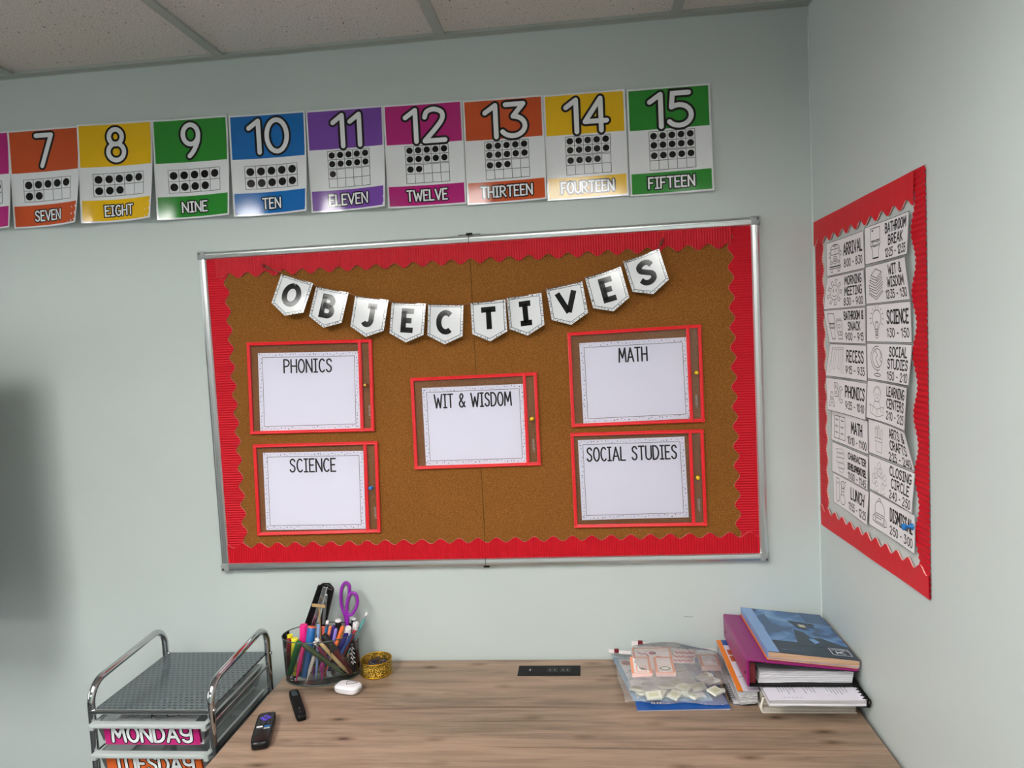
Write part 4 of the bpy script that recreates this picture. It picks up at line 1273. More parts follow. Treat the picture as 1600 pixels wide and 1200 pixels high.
for k, (nm, kind, c, top, bot, r) in enumerate(PENS):
    A, B = Vector(top), Vector(bot)
    B.z = max(B.z, DZ + .006 + r * .5)
    d = (A - B)
    ln = d.length
    d.normalize()
    rot = Vector((0, 0, 1)).rotation_difference(d).to_matrix()
    pm = mat(nm + '_plastic', c, 0.28)
    capm = mat(nm + '_cap', CAPC[nm], 0.3) if nm in CAPC and k not in PLUG else pm
    t = thing({'marker': 'marker', 'pen': 'pen', 'pencil': 'pencil'}[kind] if 'highlighter' not in nm else 'highlighter', B, PLABEL[k], {'marker': 'marker', 'pen': 'pen', 'pencil': 'pencil'}[kind], GP)

    def part(name, prof, m, seg=18):
        return MB().lathe(prof, m, B, seg, rot=rot).build(name, t)
    if kind == 'pencil':
        part('barrel', [(r, .022), (r, ln - .018)], pm, 6)
        part('point', [(0, 0), (r * .95, .022)], M_POINT)
        part('ferrule', [(r * .98, ln - .018), (r * 1.03, ln - .012), (r * .98, ln - .009)], M_FERR)
        part('eraser', [(r * .95, ln - .009), (r * .92, ln - .002), (r * .5, ln), (0, ln)], M_ERASER)
    elif kind == 'pen':
        part('barrel', [(r * .45, .014), (r * .95, .03), (r, ln * .5), (r * .96, ln - .004), (r * .6, ln), (0, ln)], pm)
        part('tip', [(0, 0), (r * .22, .001), (r * .45, .014)], pm)
    else:
        part('barrel', [(0, 0), (r * .85, 0), (r * .92, .003), (r * .94, ln * .62)], pm)
        part('cap', [(r * .94, ln * .60), (r, ln * .62), (r, ln - .003), (r * .85, ln), (r * .55, ln), (r * .5, ln - .001), (0, ln - .001)], capm)
        if k in PLUG:
            part('end_plug', [(r * .9, ln - .004), (r * 1.0, ln - .0035), (r * .95, ln + .0008), (0, ln + .001)], mat(nm + '_plug', PLUG[k], 0.35))
    if nm == 'black_marker':
        sq = MB()
        for j in range(4):
            z = .025 + .013 * j
            P = [B + rot @ Vector((x, y, z + dz)) for x, y, dz in ((-r * .7, -r * .78, 0), (-r * .3, -r * 1.0, .007), (0, -r * 1.04, -.002), (r * .35, -r * 1.0, .006), (r * .1, -r * 1.04, .010), (r * .7, -r * .78, .002))]
            sq.tube(P, .0007, M_WHITE, 5)
        sq.build('printed_squiggle', t)

# scissors
def xz(P, y):
    return [Vector((a, y, c)) for a, c in P]


M_SCP = mat('purple_handle', (146, 36, 168), 0.3)
M_SCG = mat('grey_handle_lining', (112, 108, 116), 0.4)
SB = Vector((.3680, -.056, DZ + .012))
t = thing('scissors', SB, 'scissors with purple and grey handles standing in the caddy', 'scissors')


def closed(P, y, r, n=6):
    Q = P + [P[0]]
    out = spl(Q, n)[:-1]
    return xz(out, y), r


L1 = [(.3720, .8896), (.3625, .9229), (.3640, .9626), (.3735, .9829), (.3833, .9845), (.3890, .9750), (.3872, .9556), (.3800, .9226)]
L2 = [(.3790, .9010), (.3800, .9259), (.3888, .9519), (.3995, .9584), (.4090, .9490), (.4098, .9288), (.4010, .9091), (.3895, .8960)]
P, r = closed(L1, -.056, .0042)
MB().tube(P, r, M_SCP, 12, True).build('handle_loop', t)
P, r = closed(L2, -.060, .0042)
MB().tube(P, r, M_SCP, 12, True).build('handle_loop', t)


def shrink(L, f, dx=0):
    cx, cz = sum(p[0] for p in L) / len(L), sum(p[1] for p in L) / len(L)
    return [(cx + (p[0] - cx) * f + dx, cz + (p[1] - cz) * f) for p in L]


P, r = closed(shrink(L1, .82, -.0012), -.0535, .0042)
MB().tube(P, r, M_SCG, 12, True).build('handle_lining', t)
P, r = closed(shrink(L2, .80, -.001), -.0575, .0040)
MB().tube(P, r, M_SCG, 12, True).build('handle_lining', t)
MB().tube(xz([(.3722, .894), (.3740, .880), (.3745, .862), (.3735, .850)], -.056), [.0046, .0062, .0058, .004], M_SCP, 12).build('shank', t)
MB().tube(xz([(.3800, .904), (.3775, .885), (.3760, .862), (.3755, .850)], -.060), [.0046, .0062, .0058, .004], M_SCP, 12).build('shank', t)
for dx, y in ((-.002, -.056), (.002, -.060)):
    pr = [(.3700 + dx, .862), (.3810 + dx, .862), (.3700 + dx, .768)]
    MB().prism(pr, y - .0008, y + .0008, M_STEEL, lambda a, b_, d: Vector((a, d, b_))).build('blade', t)

# stapler standing on end, open a little
ST = Vector((.285, -.060, .80))
t = thing('stapler', ST, 'black and silver stapler standing upright at the back of the caddy', 'stapler')


def slab(p0, p1, y0, y1, w, th, m, name, par=None, bev=.002):
    a, b_ = Vector((p0[0], y0, p0[1])), Vector((p1[0], y1, p1[1]))
    d = (b_ - a).normalized()
    s_ = d.cross(Vector((0, -1, 0))).normalized()
    n_ = s_.cross(d)
    mb = MB().hexa([a + s_ * x * w / 2 + n_ * z * th / 2 for x, z in ((-1, -1), (1, -1), (1, 1), (-1, 1))] +
                   [b_ + s_ * x * w / 2 + n_ * z * th / 2 for x, z in ((-1, -1), (1, -1), (1, 1), (-1, 1))], m)
    return mb.build(name, par or t, bev, recalc=True)


slab((.2350, .806), (.3050, .9740), -.050, -.046, .019, .007, M_BLKG, 'base')
slab((.2500, .790), (.3200, .9760), -.058, -.056, .0105, .009, M_STEEL, 'magazine', bev=.001)
slab((.2850, .790), (.3385, .9740), -.068, -.062, .0195, .013, M_BLKG, 'top_arm', bev=.004)
slab((.3150, .8760), (.3270, .9580), -.0755, -.0695, .0075, .003, M_FERR, 'inlay', bev=.0008)
MB().tube([(.2990, -.056, .9725), (.3150, -.056, .9800), (.3310, -.056, .9795), (.3420, -.058, .9700)], [.004, .0058, .0058, .004], M_BLKG, 12).build('hinge', t)

# little wooden stick with a crossbar
M_STICK = mat('light_wood', (176, 146, 100), 0.6)
t = thing('wooden_stick', (.3085, -.082, .79), 'thin wooden stick with a flat crossbar in front of the stapler', 'stick')
MB().tube([(.3060, -.086, .79), (.3099, -.083, .935)], .0021, M_STICK, 8).build('stick', t)
slab((.2909, .9352), (.3286, .9308), -.0865, -.0865, .0085, .004, M_STICK, 'crossbar', bev=.001)



# ================================================================ GOLD MESH CUP OF PAPER CLIPS
GC = Vector((.459, -.083, DZ))
t = thing('mesh_cup', GC, 'small round gold mesh cup of paper clips beside the pencil caddy', 'cup')
MB().lathe([(.0415, .003), (.0415, .038), (.0400, .038), (.0400, .003)], M_GMESH, GC, 48).build('mesh_wall', t)
MB().lathe([(0, .001), (.0425, .001), (.0425, .004), (0, .004)], M_GOLD, GC, 48).build('base', t)
for z, nm in ((.039, 'rim'), (.003, 'foot_ring')):
    MB().tube([GC + Vector((.0418 * cos(2 * pi * k / 40), .0418 * sin(2 * pi * k / 40), z)) for k in range(40)], .0016, M_GOLD, 8, closed=True).build(nm, t)
M_CLIP = mat('dark_wire', (96, 98, 110), 0.25, 1.0)
M_CLIPB = mat('blue_wire', (40, 48, 90), 0.3, 0.4)


def clip_mesh(m):
    mb = MB()
    p = [(-.010, .0035), (.010, .0035)] + arc(.010, 0, .0035, .0035, 90, -90, 6) + [(-.008, -.0035)] + arc(-.008, -.0008, .0027, .0027, 270, 90, 6) + [(.007, .0019)] + arc(.007, .0000, .0019, .0019, 90, -90, 5) + [(-.004, -.0019)]
    mb.tube([(x, y, 0) for x, y in p], .00055, m, 5)
    return mb


rc_ = random.Random(5)
srcs = []
for m in (M_CLIP, M_CLIPB, M_GOLD):
    o = clip_mesh(m).build('paper_clip')
    srcs.append(o)
GCL = {0: 'silver', 1: 'blue', 2: 'gold'}
clips = []
for k in range(42):
    j = (0, 0, 1, 0, 2, 1)[k % 6]
    if k in (0, 2, 4):
        o = srcs[{0: 0, 2: 1, 4: 2}[k]]
    else:
        o = srcs[j].copy()
        COL.objects.link(o)
    a, rr_ = rc_.uniform(0, 2 * pi), .027 * math.sqrt(rc_.random())
    o.location = GC + Vector((rr_ * cos(a), rr_ * sin(a), .012 + .0006 * k))
    o.rotation_euler = (rc_.uniform(-.35, .35), rc_.uniform(-.35, .35), rc_.uniform(0, 6.28))
    tag(o, '%s paper clip in the small gold mesh cup' % GCL[j], 'paper clip', '%s paper clips in the gold cup' % GCL[j])


# ================================================================ EARBUD CASE, REMOTES
def superbox(a, b_, h, n=3.2, seg=40, rings=10, e=.55):
    """pebble: rounded in plan and in section"""
    vs, fs = [], []
    for i in range(rings + 1):
        ph = -pi / 2 + pi * i / rings
        cr, cz = abs(cos(ph)) ** e, (abs(sin(ph)) ** e) * (1 if sin(ph) > 0 else -1)
        for k in range(seg):
            th = 2 * pi * k / seg
            x = a * (abs(cos(th)) ** (2 / n)) * (1 if cos(th) > 0 else -1)
            y = b_ * (abs(sin(th)) ** (2 / n)) * (1 if sin(th) > 0 else -1)
            vs.append(Vector((x * cr, y * cr, h / 2 + h / 2 * cz)))
    for i in range(rings):
        for k in range(seg):
            k2 = (k + 1) % seg
            fs.append((i * seg + k, i * seg + k2, (i + 1) * seg + k2, (i + 1) * seg + k))
    fs.append(tuple(range(seg))[::-1])
    fs.append(tuple(rings * seg + k for k in range(seg)))
    return vs, fs


def xf(o, rot, vs):
    return [o + rot @ v for v in vs]


M_CASE = mat('white_gloss_plastic', (236, 232, 236), 0.2)
EC, er = Vector((.414, -.188, DZ)), Matrix.Rotation(RAD(-16), 3, 'Z')
t = thing('earbud_case', EC, 'small white rounded earbud case on the desk in front of the caddy', 'earbud case')
vs, fs = superbox(.035, .0235, .0225)
cs = MB().add(xf(EC, er, vs), fs, M_CASE, True)
cs.build('case', t)
sm = [EC + er @ Vector((.0353 * (abs(cos(a)) ** .625) * (1 if cos(a) > 0 else -1), .0238 * (abs(sin(a)) ** .625) * (1 if sin(a) > 0 else -1), .0145)) for a in [2 * pi * k / 40 for k in range(40)]]
MB().tube(sm, .0004, M_CAP, 5, closed=True).build('lid_seam', t)
MB().tube(xf(EC, er, [Vector((x, y, .0226)) for x, y in spl([(.024, .010), (.008, .0135), (-.004, .011), (-.008, .004), (-.002, -.002), (.000, -.007), (.004, -.003), (.014, .003), (.024, .010)], 4)]), .0005, M_INK, 5).build('printed_line', t)
pv = xf(EC, er, [Vector((.0335, -.006, .009)), Vector((.0353, -.006, .009)), Vector((.0353, .006, .009)), Vector((.0335, .006, .009)),
                 Vector((.0335, -.006, .013)), Vector((.0353, -.006, .013)), Vector((.0353, .006, .013)), Vector((.0335, .006, .013))])
MB().hexa(pv, M_CAP).build('charging_port', t)


def axes(p, q):
    """frame whose y runs from q (near end) to p (far end)"""
    d = Vector((p[0] - q[0], p[1] - q[1], 0)).normalized()
    return Matrix(((d.y, d.x, 0), (-d.x, d.y, 0), (0, 0, 1)))


# wide black remote
ra = axes((.259, -.3235), (.2985, -.455))
RC = Vector((.279, -.390, DZ))
t = thing('remote_control', RC, 'black streaming remote with a purple direction pad near the desk corner', 'remote control')
vs, fs = superbox(.0215, .0700, .021, 6, 44, 10, .28)
MB().add(xf(RC, ra, vs), fs, M_BLKG, True).build('body', t)
M_PURP = mat('purple_rubber', (82, 56, 196), 0.4)
M_BTN = mat('dark_button', (38, 38, 42), 0.45)


def rloc(x, y, z):
    return RC + ra @ Vector((x, y, z))


pad = MB()
for (sx, sy) in ((.012, .005), (.005, .012)):
    pad.hexa([rloc(a * sx, .036 + b_ * sy, z) for z in (.019, .0222) for a, b_ in ((-1, -1), (1, -1), (1, 1), (-1, 1))], M_PURP)
pd = pad.build('direction_pad', t, .001)
MB().lathe([(0, .0232), (.0035, .0230), (.004, .0222), (.004, .019)], M_BTN, rloc(0, .036, 0), 16).build('select_button', pd)
bt = [(-.010, .056), (.010, .056), (-.011, .017), (0, .017), (.011, .017), (-.011, .009), (0, .009), (.011, .009)]
for x, y in bt:
    MB().lathe([(0, .0224), (.0026, .0222), (.003, .0214), (.003, .019)], M_BTN, rloc(x, y, 0), 12).build('button', t)
for k, (x, y, c) in enumerate(((-.0085, -.003, M_WHITE), (.0085, -.003, CARD['blue']), (-.0085, -.012, M_BTN), (.0085, -.012, M_CAP))):
    s_ = .0068
    bq = MB().hexa([rloc(x + a * s_, y + b_ * .0028, z) for z in (.019, .0219) for a, b_ in ((-1, -1), (1, -1), (1, 1), (-1, 1))], c)
    bq.build('shortcut_button', t, .0006)

# slim black remote
sa = axes((.273, -.205), (.3485, -.335))
SCc = Vector((.311, -.270, DZ))
t = thing('slim_remote', SCc, 'slim black handheld remote with a small grey window near the caddy', 'remote control')
vs, fs = superbox(.0125, .0745, .0165, 7, 40, 8, .28)
MB().add(xf(SCc, sa, vs), fs, M_DARKIN, True).build('body', t)
M_WIN = mat('grey_window', (62, 74, 78), 0.15)
MB().hexa([SCc + sa @ Vector((a * .006, .048 + b_ * .013, z)) for z in (.015, .0172) for a, b_ in ((-1, -1), (1, -1), (1, 1), (-1, 1))], M_WIN).build('window', t, .0006)
for y in (-.035, -.046, -.057):
    MB().lathe([(0, .0176), (.0028, .0174), (.0032, .0165), (.0032, .015)], M_BTN, SCc + sa @ Vector((0, y, 0)), 12).build('button', t)

# ================================================================ BOOK PILE IN THE CORNER
def H(z):
    return DZ + z


def wavy_block(x0, x1, y0, y1, z0, z1, m, wob, seedv, nx=14, slope=0.0):
    """stack of pages: a slab whose front edge sags and swells a little"""
    rr = random.Random(seedv)
    mb = MB()
    nz = 6
    ph = rr.uniform(0, 6)
    vs, fs = [], []
    for yk in (0, 1):
        for j in range(nz + 1):
            for i in range(nx + 1):
                u, w = i / nx, j / nz
                x = x0 + (x1 - x0) * u
                z = z0 + (z1 - z0) * w + slope * (x - x0)
                y = y1 if yk else y0 + wob * (sin(u * 7 + ph) * .5 + sin(w * 5 + ph) * .6 + rr.uniform(-.25, .25))
                if i in (0, nx) and not yk:
                    x += wob * sin(w * 4 + ph) * .8
                vs.append(Vector((x, y, z)))
    S1 = (nz + 1) * (nx + 1)
    q = lambda yk, j, i: yk * S1 + j * (nx + 1) + i
    for j in range(nz):
        for i in range(nx):
            fs.append((q(0, j, i), q(0, j, i + 1), q(0, j + 1, i + 1), q(0, j + 1, i)))
            fs.append((q(1, j, i + 1), q(1, j, i), q(1, j + 1, i), q(1, j + 1, i + 1)))
        fs.append((q(1, j, 0), q(0, j, 0), q(0, j + 1, 0), q(1, j + 1, 0)))
        fs.append((q(0, j, nx), q(1, j, nx), q(1, j + 1, nx), q(0, j + 1, nx)))
    for i in range(nx):
        fs.append((q(0, nz, i), q(0, nz, i + 1), q(1, nz, i + 1), q(1, nz, i)))
        fs.append((q(1, 0, i), q(1, 0, i + 1), q(0, 0, i + 1), q(0, 0, i)))
    mb.add(vs, fs, m)
    return mb


GBK = 'books piled in the desk corner'
M_CREAM = mat('cream_cover', (226, 220, 208), 0.5)
# thick paperback flat on the desk
t = thing('thick_book', (1.54, -.16, DZ), 'thick cream paged book with wavy pages, lowest at the front of the corner pile', 'book', GBK)
MB().bb(1.430, 1.640, -.292, -.03, H(.0005), H(.0025), M_CREAM).build('back_cover', t)
wavy_block(1.434, 1.638, -.287, -.03, H(.0027), H(.0415), M_PGC, .0035, 4).build('page_block', t)
MB().tube([(1.431, -.289, H(.004)), (1.428, -.291, H(.012)), (1.430, -.289, H(.022)), (1.436, -.286, H(.0355))], .0028, M_CREAM, 8).build('curled_page', t)

# comb bound booklet, printed sideways
BK0, BK1, BF, BBk, BT = 1.434, 1.642, -.343, -.07, H(.0575)
t = thing('comb_bound_booklet', (1.54, -.2, H(.042)), 'white comb bound booklet printed with small text, under the magenta binder', 'booklet', GBK)
M_PGP = mat('white_page', (236, 232, 244), 0.6)
s = Sheet(lambda a, b_, d: Vector((BK0 + a, BBk - b_, BT + d)), .3)
W_, D_ = BK1 - BK0, BBk - BF
s.rect(0, 0, W_, D_, M_PGP, 0)
M_TXT = mat('small_print', (96, 92, 104), 0.7)
rr = random.Random(9)
for (c0, n, l0) in ((.030, 6, .052), (.088, 4, .050), (.138, 7, .058)):
    for j in range(n):
        s.stroke([(c0 + j * .0068, D_ - .075), (c0 + j * .0068 + .002, D_ - .075 + l0 * rr.uniform(.55, .95))], .0012, M_TXT, 1)
for j in range(5):
    s.stroke([(.036 + j * .009, D_ - .014), (.036 + j * .009 + .003, D_ - .013)], .0013, M_TXT, 1)
for j in range(2):
    s.stroke([(W_ - .026 + j * .009, D_ - .072), (W_ - .024 + j * .009, D_ - .062)], .0022, M_INK, 1)
s.build('printed_page', t)
wavy_block(BK0, BK1, BF, BBk, H(.0445), H(.0573), M_PGW, .0008, 2).build('page_block', t)
cm = MB()
for k in range(20):
    y = BF + .008 + k * .0132
    cm.tube(arc3((BK1 + .002, y, H(.0485)), (1, 0, 0), (0, 0, 1), .0105, 150, -120, 12), .0016, M_DARKIN, 6)
cm.tube([(BK1 + .0075, BF + .006, H(.041)), (BK1 + .0075, BBk - .004, H(.041))], .0040, M_DARKIN, 8)
cm.build('comb_spine', t)

# spiral notebook and workbook poking out to the left
t = thing('spiral_notebook', (1.398, -.14, DZ), 'white spiral notebook under the orange striped workbook at the left of the pile', 'notebook', GBK)
MB().bb(1.374, 1.424, -.252, -.03, H(.0012), H(.011), M_PGW).build('page_block', t)
MB().bb(1.371, 1.424, -.256, -.028, H(.0), H(.0012), M_BAG).build('clear_cover', t)
co = MB()
pts = []
for k in range(22 * 10):
    a = k / 10 * 2 * pi
    pts.append((1.3735 + .0072 * cos(a), -.248 + k * .0095 / 10, H(.0078) + .0072 * sin(a)))
co.tube(pts, .0007, M_LEG, 5)
co.build('wire_coil', t)

t = thing('workbook', (1.40, -.14, H(.0125)), 'softcover workbook with an orange stripe, sticking out left under the magenta binder', 'workbook', GBK)
M_ORNG = mat('orange_print', (240, 134, 24), 0.35)
M_BRICK = mat('brick_orange_print', (196, 96, 60), 0.35)
M_COVW = mat('white_gloss_cover', (232, 224, 238), 0.3)
M_BLUEC = mat('blue_print', (24, 84, 168), 0.35)


def wk(a, b_, d):
    v_ = b_ / .262
    return Vector((1.3785 + a + .002 * v_, -.010 - b_, H(.0515 - .0095 * v_) + d))


s = Sheet(wk, .03)
s.rect(0, 0, .050, .262, M_COVW, 0)
s.rect(0, 0, .0125, .262, M_ORNG, 1)
s.rect(.0125, 0, .050, .030, M_BLUEC, 1)
s.rect(.016, .055, .029, .083, M_BRICK, 1)
s.rect(.016, .088, .029, .118, M_BRICK, 1)
s.stroke([(.016, .196), (.050, .194)], .0022, M_INK, 1)
M_PKT = mat('pink_print', (226, 120, 160), 0.5)
for j in range(6):
    s.stroke([(.016 + j * .0055, .252), (.019 + j * .0055, .252)], .0012, M_PKT, 1)
s.build('front_cover', t)
pg = MB()
for j in range(9):
    f = j / 8
    zf = .0405 - f * .026
    dy = .004 + .009 * sin(f * 2.6)
    a = [Vector((1.3810 - .001 * f + f * .006, -.272 + .004 - dy * .3, H(zf - .0035))), Vector((1.426, -.272 - dy * .2 + .006, H(zf)))]
    bk_ = [Vector((1.380, -.012, H(.050 - f * .034))), Vector((1.426, -.012, H(.050 - f * .034)))]
    pg.hexa([a[0] - Vector((0, 0, .0022)), a[1] - Vector((0, 0, .0022)), bk_[1] - Vector((0, 0, .003)), bk_[0] - Vector((0, 0, .003)), a[0], a[1], bk_[1], bk_[0]], M_PGW)
pg.build('fanned_pages', t)

# magenta ring binder
M_MAG = mat('magenta_vinyl', (142, 14, 106), 0.32)
M_MAROON = mat('maroon_liner', (110, 26, 36), 0.5)
NX0, NX1, NY0, NY1 = 1.403, 1.651, -.286, -.010
t = thing('ring_binder', (1.53, -.15, H(.0595)), 'thick magenta ring binder of papers lying on the pile, spine to the left', 'binder', GBK)
z0_, zl_, zr_ = H(.0600), H(.1245), H(.0985)


def cover(zf, th, name, m, x0=NX0):
    out = [(x0, NY0), (NX1 - .010, NY0)] + arc(NX1 - .010, NY0 + .010, .010, .010, -90, 0, 6) + arc(NX1 - .010, NY1 - .010, .010, .010, 0, 90, 6) + [(x0, NY1)]
    mb = MB().prism(out, 0, th, m, lambda a, b_, d: Vector((a, b_, zf(a) + d)))
    return mb.build(name, t, .0012, recalc=True)


cover(lambda a: z0_, .0035, 'bottom_cover', M_DARKIN)
cover(lambda a: zl_ + (zr_ - zl_) * (a - NX0) / (NX1 - NX0) - .0052, .0016, 'inner_liner', M_DARKIN, NX0 + .003)
cover(lambda a: zl_ + (zr_ - zl_) * (a - NX0) / (NX1 - NX0) - .0035, .0035, 'top_cover', M_MAG)
sp = MB().prism([(NX0 - .0035, z0_ + .004), (NX0 - .001, z0_), (NX0 + .002, z0_), (NX0 + .002, zl_), (NX0 - .001, zl_), (NX0 - .0035, zl_ - .004)], NY0, NY1, M_MAG,
                lambda a, b_, d: Vector((a, d, b_))).build('spine', t, .001, recalc=True)
for y in (NY0 + .018, NY1 - .03):
    MB().lathe([(0, .0008), (.0034, .0006), (.004, 0)], M_DARKIN, (NX0 - .0037, y, (z0_ + zl_) / 2 - .006), 14, rot=Matrix.Rotation(RAD(-90), 3, 'Y')).build('rivet', sp)
MB().bb(NX0 + .004, NX0 + .018, NY0 + .012, NY1 - .012, z0_ + .0036, zl_ - .012, M_MAROON).build('ring_base', t)
wavy_block(NX0 + .026, NX1 - .012, NY0 + .014, NY1 - .01, z0_ + .0040, z0_ + .0300, M_PGW, .0028, 6).build('page_stack', t)

# thin orange book and blue softcover on top, both following the tilt of the binder
SL = (zr_ - zl_) / (NX1 - NX0)


def tilt(a, b_, d, x0=1.4475, y0=-.008, z0=zl_ + SL * (1.4475 - NX0)):
    # a right, b toward the viewer, d up from the binder's cover
    sx = a * cos(RAD(1.5)) - b_ * sin(RAD(1.5)) * .0
    return Vector((x0 + sx + b_ * .012, y0 - b_ - a * .030, z0 + SL * (sx + b_ * .012) + d))


BW_, BD_ = .2015, .268
t = thing('thin_book', tilt(.1, .13, .0004), 'thin orange spined book between the blue book and the magenta binder', 'book', GBK)
MB().prism([(-.003, .002), (BW_ - .004, .002), (BW_ - .004, BD_ - .001), (-.003, BD_ - .001)], .0004, .0038, M_ORNG, tilt).build('cover', t, recalc=True)
MB().prism([(.001, .003), (BW_ - .004, .003), (BW_ - .004, BD_ - .0005), (.001, BD_ - .0005)], .0011, .0031, M_PGT, tilt).build('page_block', t, recalc=True)
t = thing('softcover_book', tilt(.1, .13, .004), 'blue softcover book with a letter K on its cover, topmost on the pile', 'book', GBK)
MB().prism([(.001, .001), (BW_ - .001, .001), (BW_ - .001, BD_ - .001), (.001, BD_ - .001)], .0052, .0195, M_PGT, tilt).build('page_block', t, recalc=True)
M_NAVY = mat('blue_cover_art', (40, 74, 116), 0.22)
N, L, b = nodes(M_NAVY)
nn = noise(M_NAVY, coords(M_NAVY, (9, 16, 9)), 1.0, 3, 0.5, 0.8)
L.new(ramp(M_NAVY, nn, [(0.34, (34, 60, 92)), (0.5, (74, 118, 170)), (0.66, (124, 166, 212))]), b.inputs['Base Color'])
M_PALEB = mat('pale_blue_print', (128, 166, 214), 0.22)
M_DNAVY = mat('dark_navy_print', (22, 44, 66), 0.22)
M_MNAVY = mat('mid_navy_print', (56, 88, 128), 0.22)
M_BEIGE = mat('beige_print', (196, 190, 160), 0.3)


def top_(a, b_, d):
    return tilt(a, b_, .0208 + d)


MB().prism([(0, 0), (BW_, 0), (BW_, BD_), (0, BD_)], .0196, .0206, M_DNAVY, tilt).build('front_cover', t, recalc=True)
MB().prism([(0, 0), (BW_, 0), (BW_, BD_), (0, BD_)], .0042, .0050, M_PALEB, tilt).build('back_cover', t, recalc=True)
MB().prism([(-.0012, 0), (.0006, 0), (.0006, BD_), (-.0012, BD_)], .0042, .0206, M_PALEB, tilt).build('spine', t, recalc=True)
s = Sheet(top_, .03)
s.rect(.0, .0, BW_, BD_, M_NAVY, 0)
s.rect(.026, BD_ * .74, BW_, BD_, M_DNAVY, 1)
s.rect(.0, .0, .026, BD_, M_PALEB, 1)
s.rect(BW_ * .72, .0, BW_, BD_ * .25, M_MNAVY, 1)
# soft dark shapes of the picture
s.poly([(.03, .05), (.05, .03), (.055, .09), (.09, .12), (.055, .15), (.028, .16)], M_MNAVY, 1)
s.poly([(.085, .20), (.100, .12), (.120, .135), (.128, .165), (.150, .16), (.185, .19), (.200, .20), (.2005, .215), (.085, .215)], M_DNAVY, 2)
s.poly([(.118, .17), (.132, .168), (.140, .19), (.126, .20)], M_NAVY, 3)
s.poly([(.100, .062), (.160, .074), (.158, .092), (.134, .100), (.140, .120), (.112, .112)], M_DNAVY, 2)
s.poly([(.119, .084), (.134, .086), (.136, .102), (.121, .100)], M_BEIGE, 3)
for j in range(5):
    s.stroke([(.108 + j * .010, .068 + j * .002), (.114 + j * .010, .070 + j * .002)], .005, M_DNAVY, 4, caps=False)
for j in range(12):
    s.stroke([(.034 + j * .0046, BD_ * .93), (.0365 + j * .0046, BD_ * .93)], .0012, M_PALEB, 3)
q0, q1, q2, q3 = .150, .192, BD_ * .805, BD_ * .935
s.stroke([(q0, q2), (q1, q2), (q1, q3), (q0, q3), (q0, q2)], .0014, M_WHITE, 3)
s.stroke([(q0, q2 + .009), (q1, q2 + .009)], .0009, M_WHITE, 3)
s.stroke([(q0 + .006, q2 + .0045), (q1 - .006, q2 + .0045)], .0012, M_WHITE, 3)
s.text('K', (q0 + q1) / 2, q3 - .005, .017, .0026, M_WHITE, .020, 3, caps=False)
s.build('cover_print', t)

# ================================================================ BLUE WORKBOOK, BOOKLET AND ZIP BAGS
t = thing('blue_workbook', (1.25, -.155, DZ), 'glossy deep blue workbook flat on the desk under the zip bags', 'workbook')
M_BLUEW = mat('deep_blue_cover', (22, 84, 164), 0.22)
MB().prism([(1.146, -.286), (1.361, -.277), (1.350, -.018), (1.135, -.027)], .0004, .0042, M_PGW, lambda a, b_, d: Vector((a, b_, H(d)))).build('page_block', t, recalc=True)
s = Sheet(lambda a, b_, d: Vector((1.1452 + a * .999 + b_ * .042, -.288 + a * .042 + b_ * .999, H(.0062) + d)), .3)
MB().prism([(1.145, -.288), (1.362, -.279), (1.351, -.017), (1.134, -.026)], .0043, .0061, M_BLUEW, lambda a, b_, d: Vector((a, b_, H(d)))).build('front_cover', t, recalc=True)
for ch, a0 in (('R', .036), ('H', .049)):
    for st in GL[ch][1]:
        s.stroke([(a0 + x * .017, .024 + y * .010) for x, y in st], .0026, M_WHITE, 1, caps=False)
s.build('cover_print', t)

t = thing('pale_blue_booklet', (1.19, -.12, H(.0064)), 'pale blue edged booklet with a red picture, under the left of the zip bags', 'booklet')
M_LBLUE = mat('pale_blue_cover', (126, 172, 204), 0.3)


def lb(a, b_, d):
    ang = RAD(10)
    return Vector((1.0995 + a * cos(ang) + b_ * sin(ang), -.018 + a * 0 - b_ * cos(ang) + a * sin(ang) * -.05, H(.0065) + d))


MB().prism([(0, 0), (.19, 0), (.19, .232), (0, .232)], 0, .0032, M_LBLUE, lb).build('cover', t, recalc=True)
s = Sheet(lambda a, b_, d: lb(a, b_, .0034 + d), .3)
s.rect(.012, .012, .18, .22, M_WHITE, 0)
M_REDP = mat('terracotta_print', (186, 96, 78), 0.4)
s.poly([(.030 + .014 * cos(k * .35), .036 + .014 * sin(k * .35)) for k in range(18)], M_REDP, 1)
M_DRED = mat('dark_terracotta_print', (140, 60, 50), 0.4)
s.poly([(.032 + .009 * cos(k * .35), .038 + .008 * sin(k * .35)) for k in range(18)], M_DRED, 2)
s.build('printed_page', t)

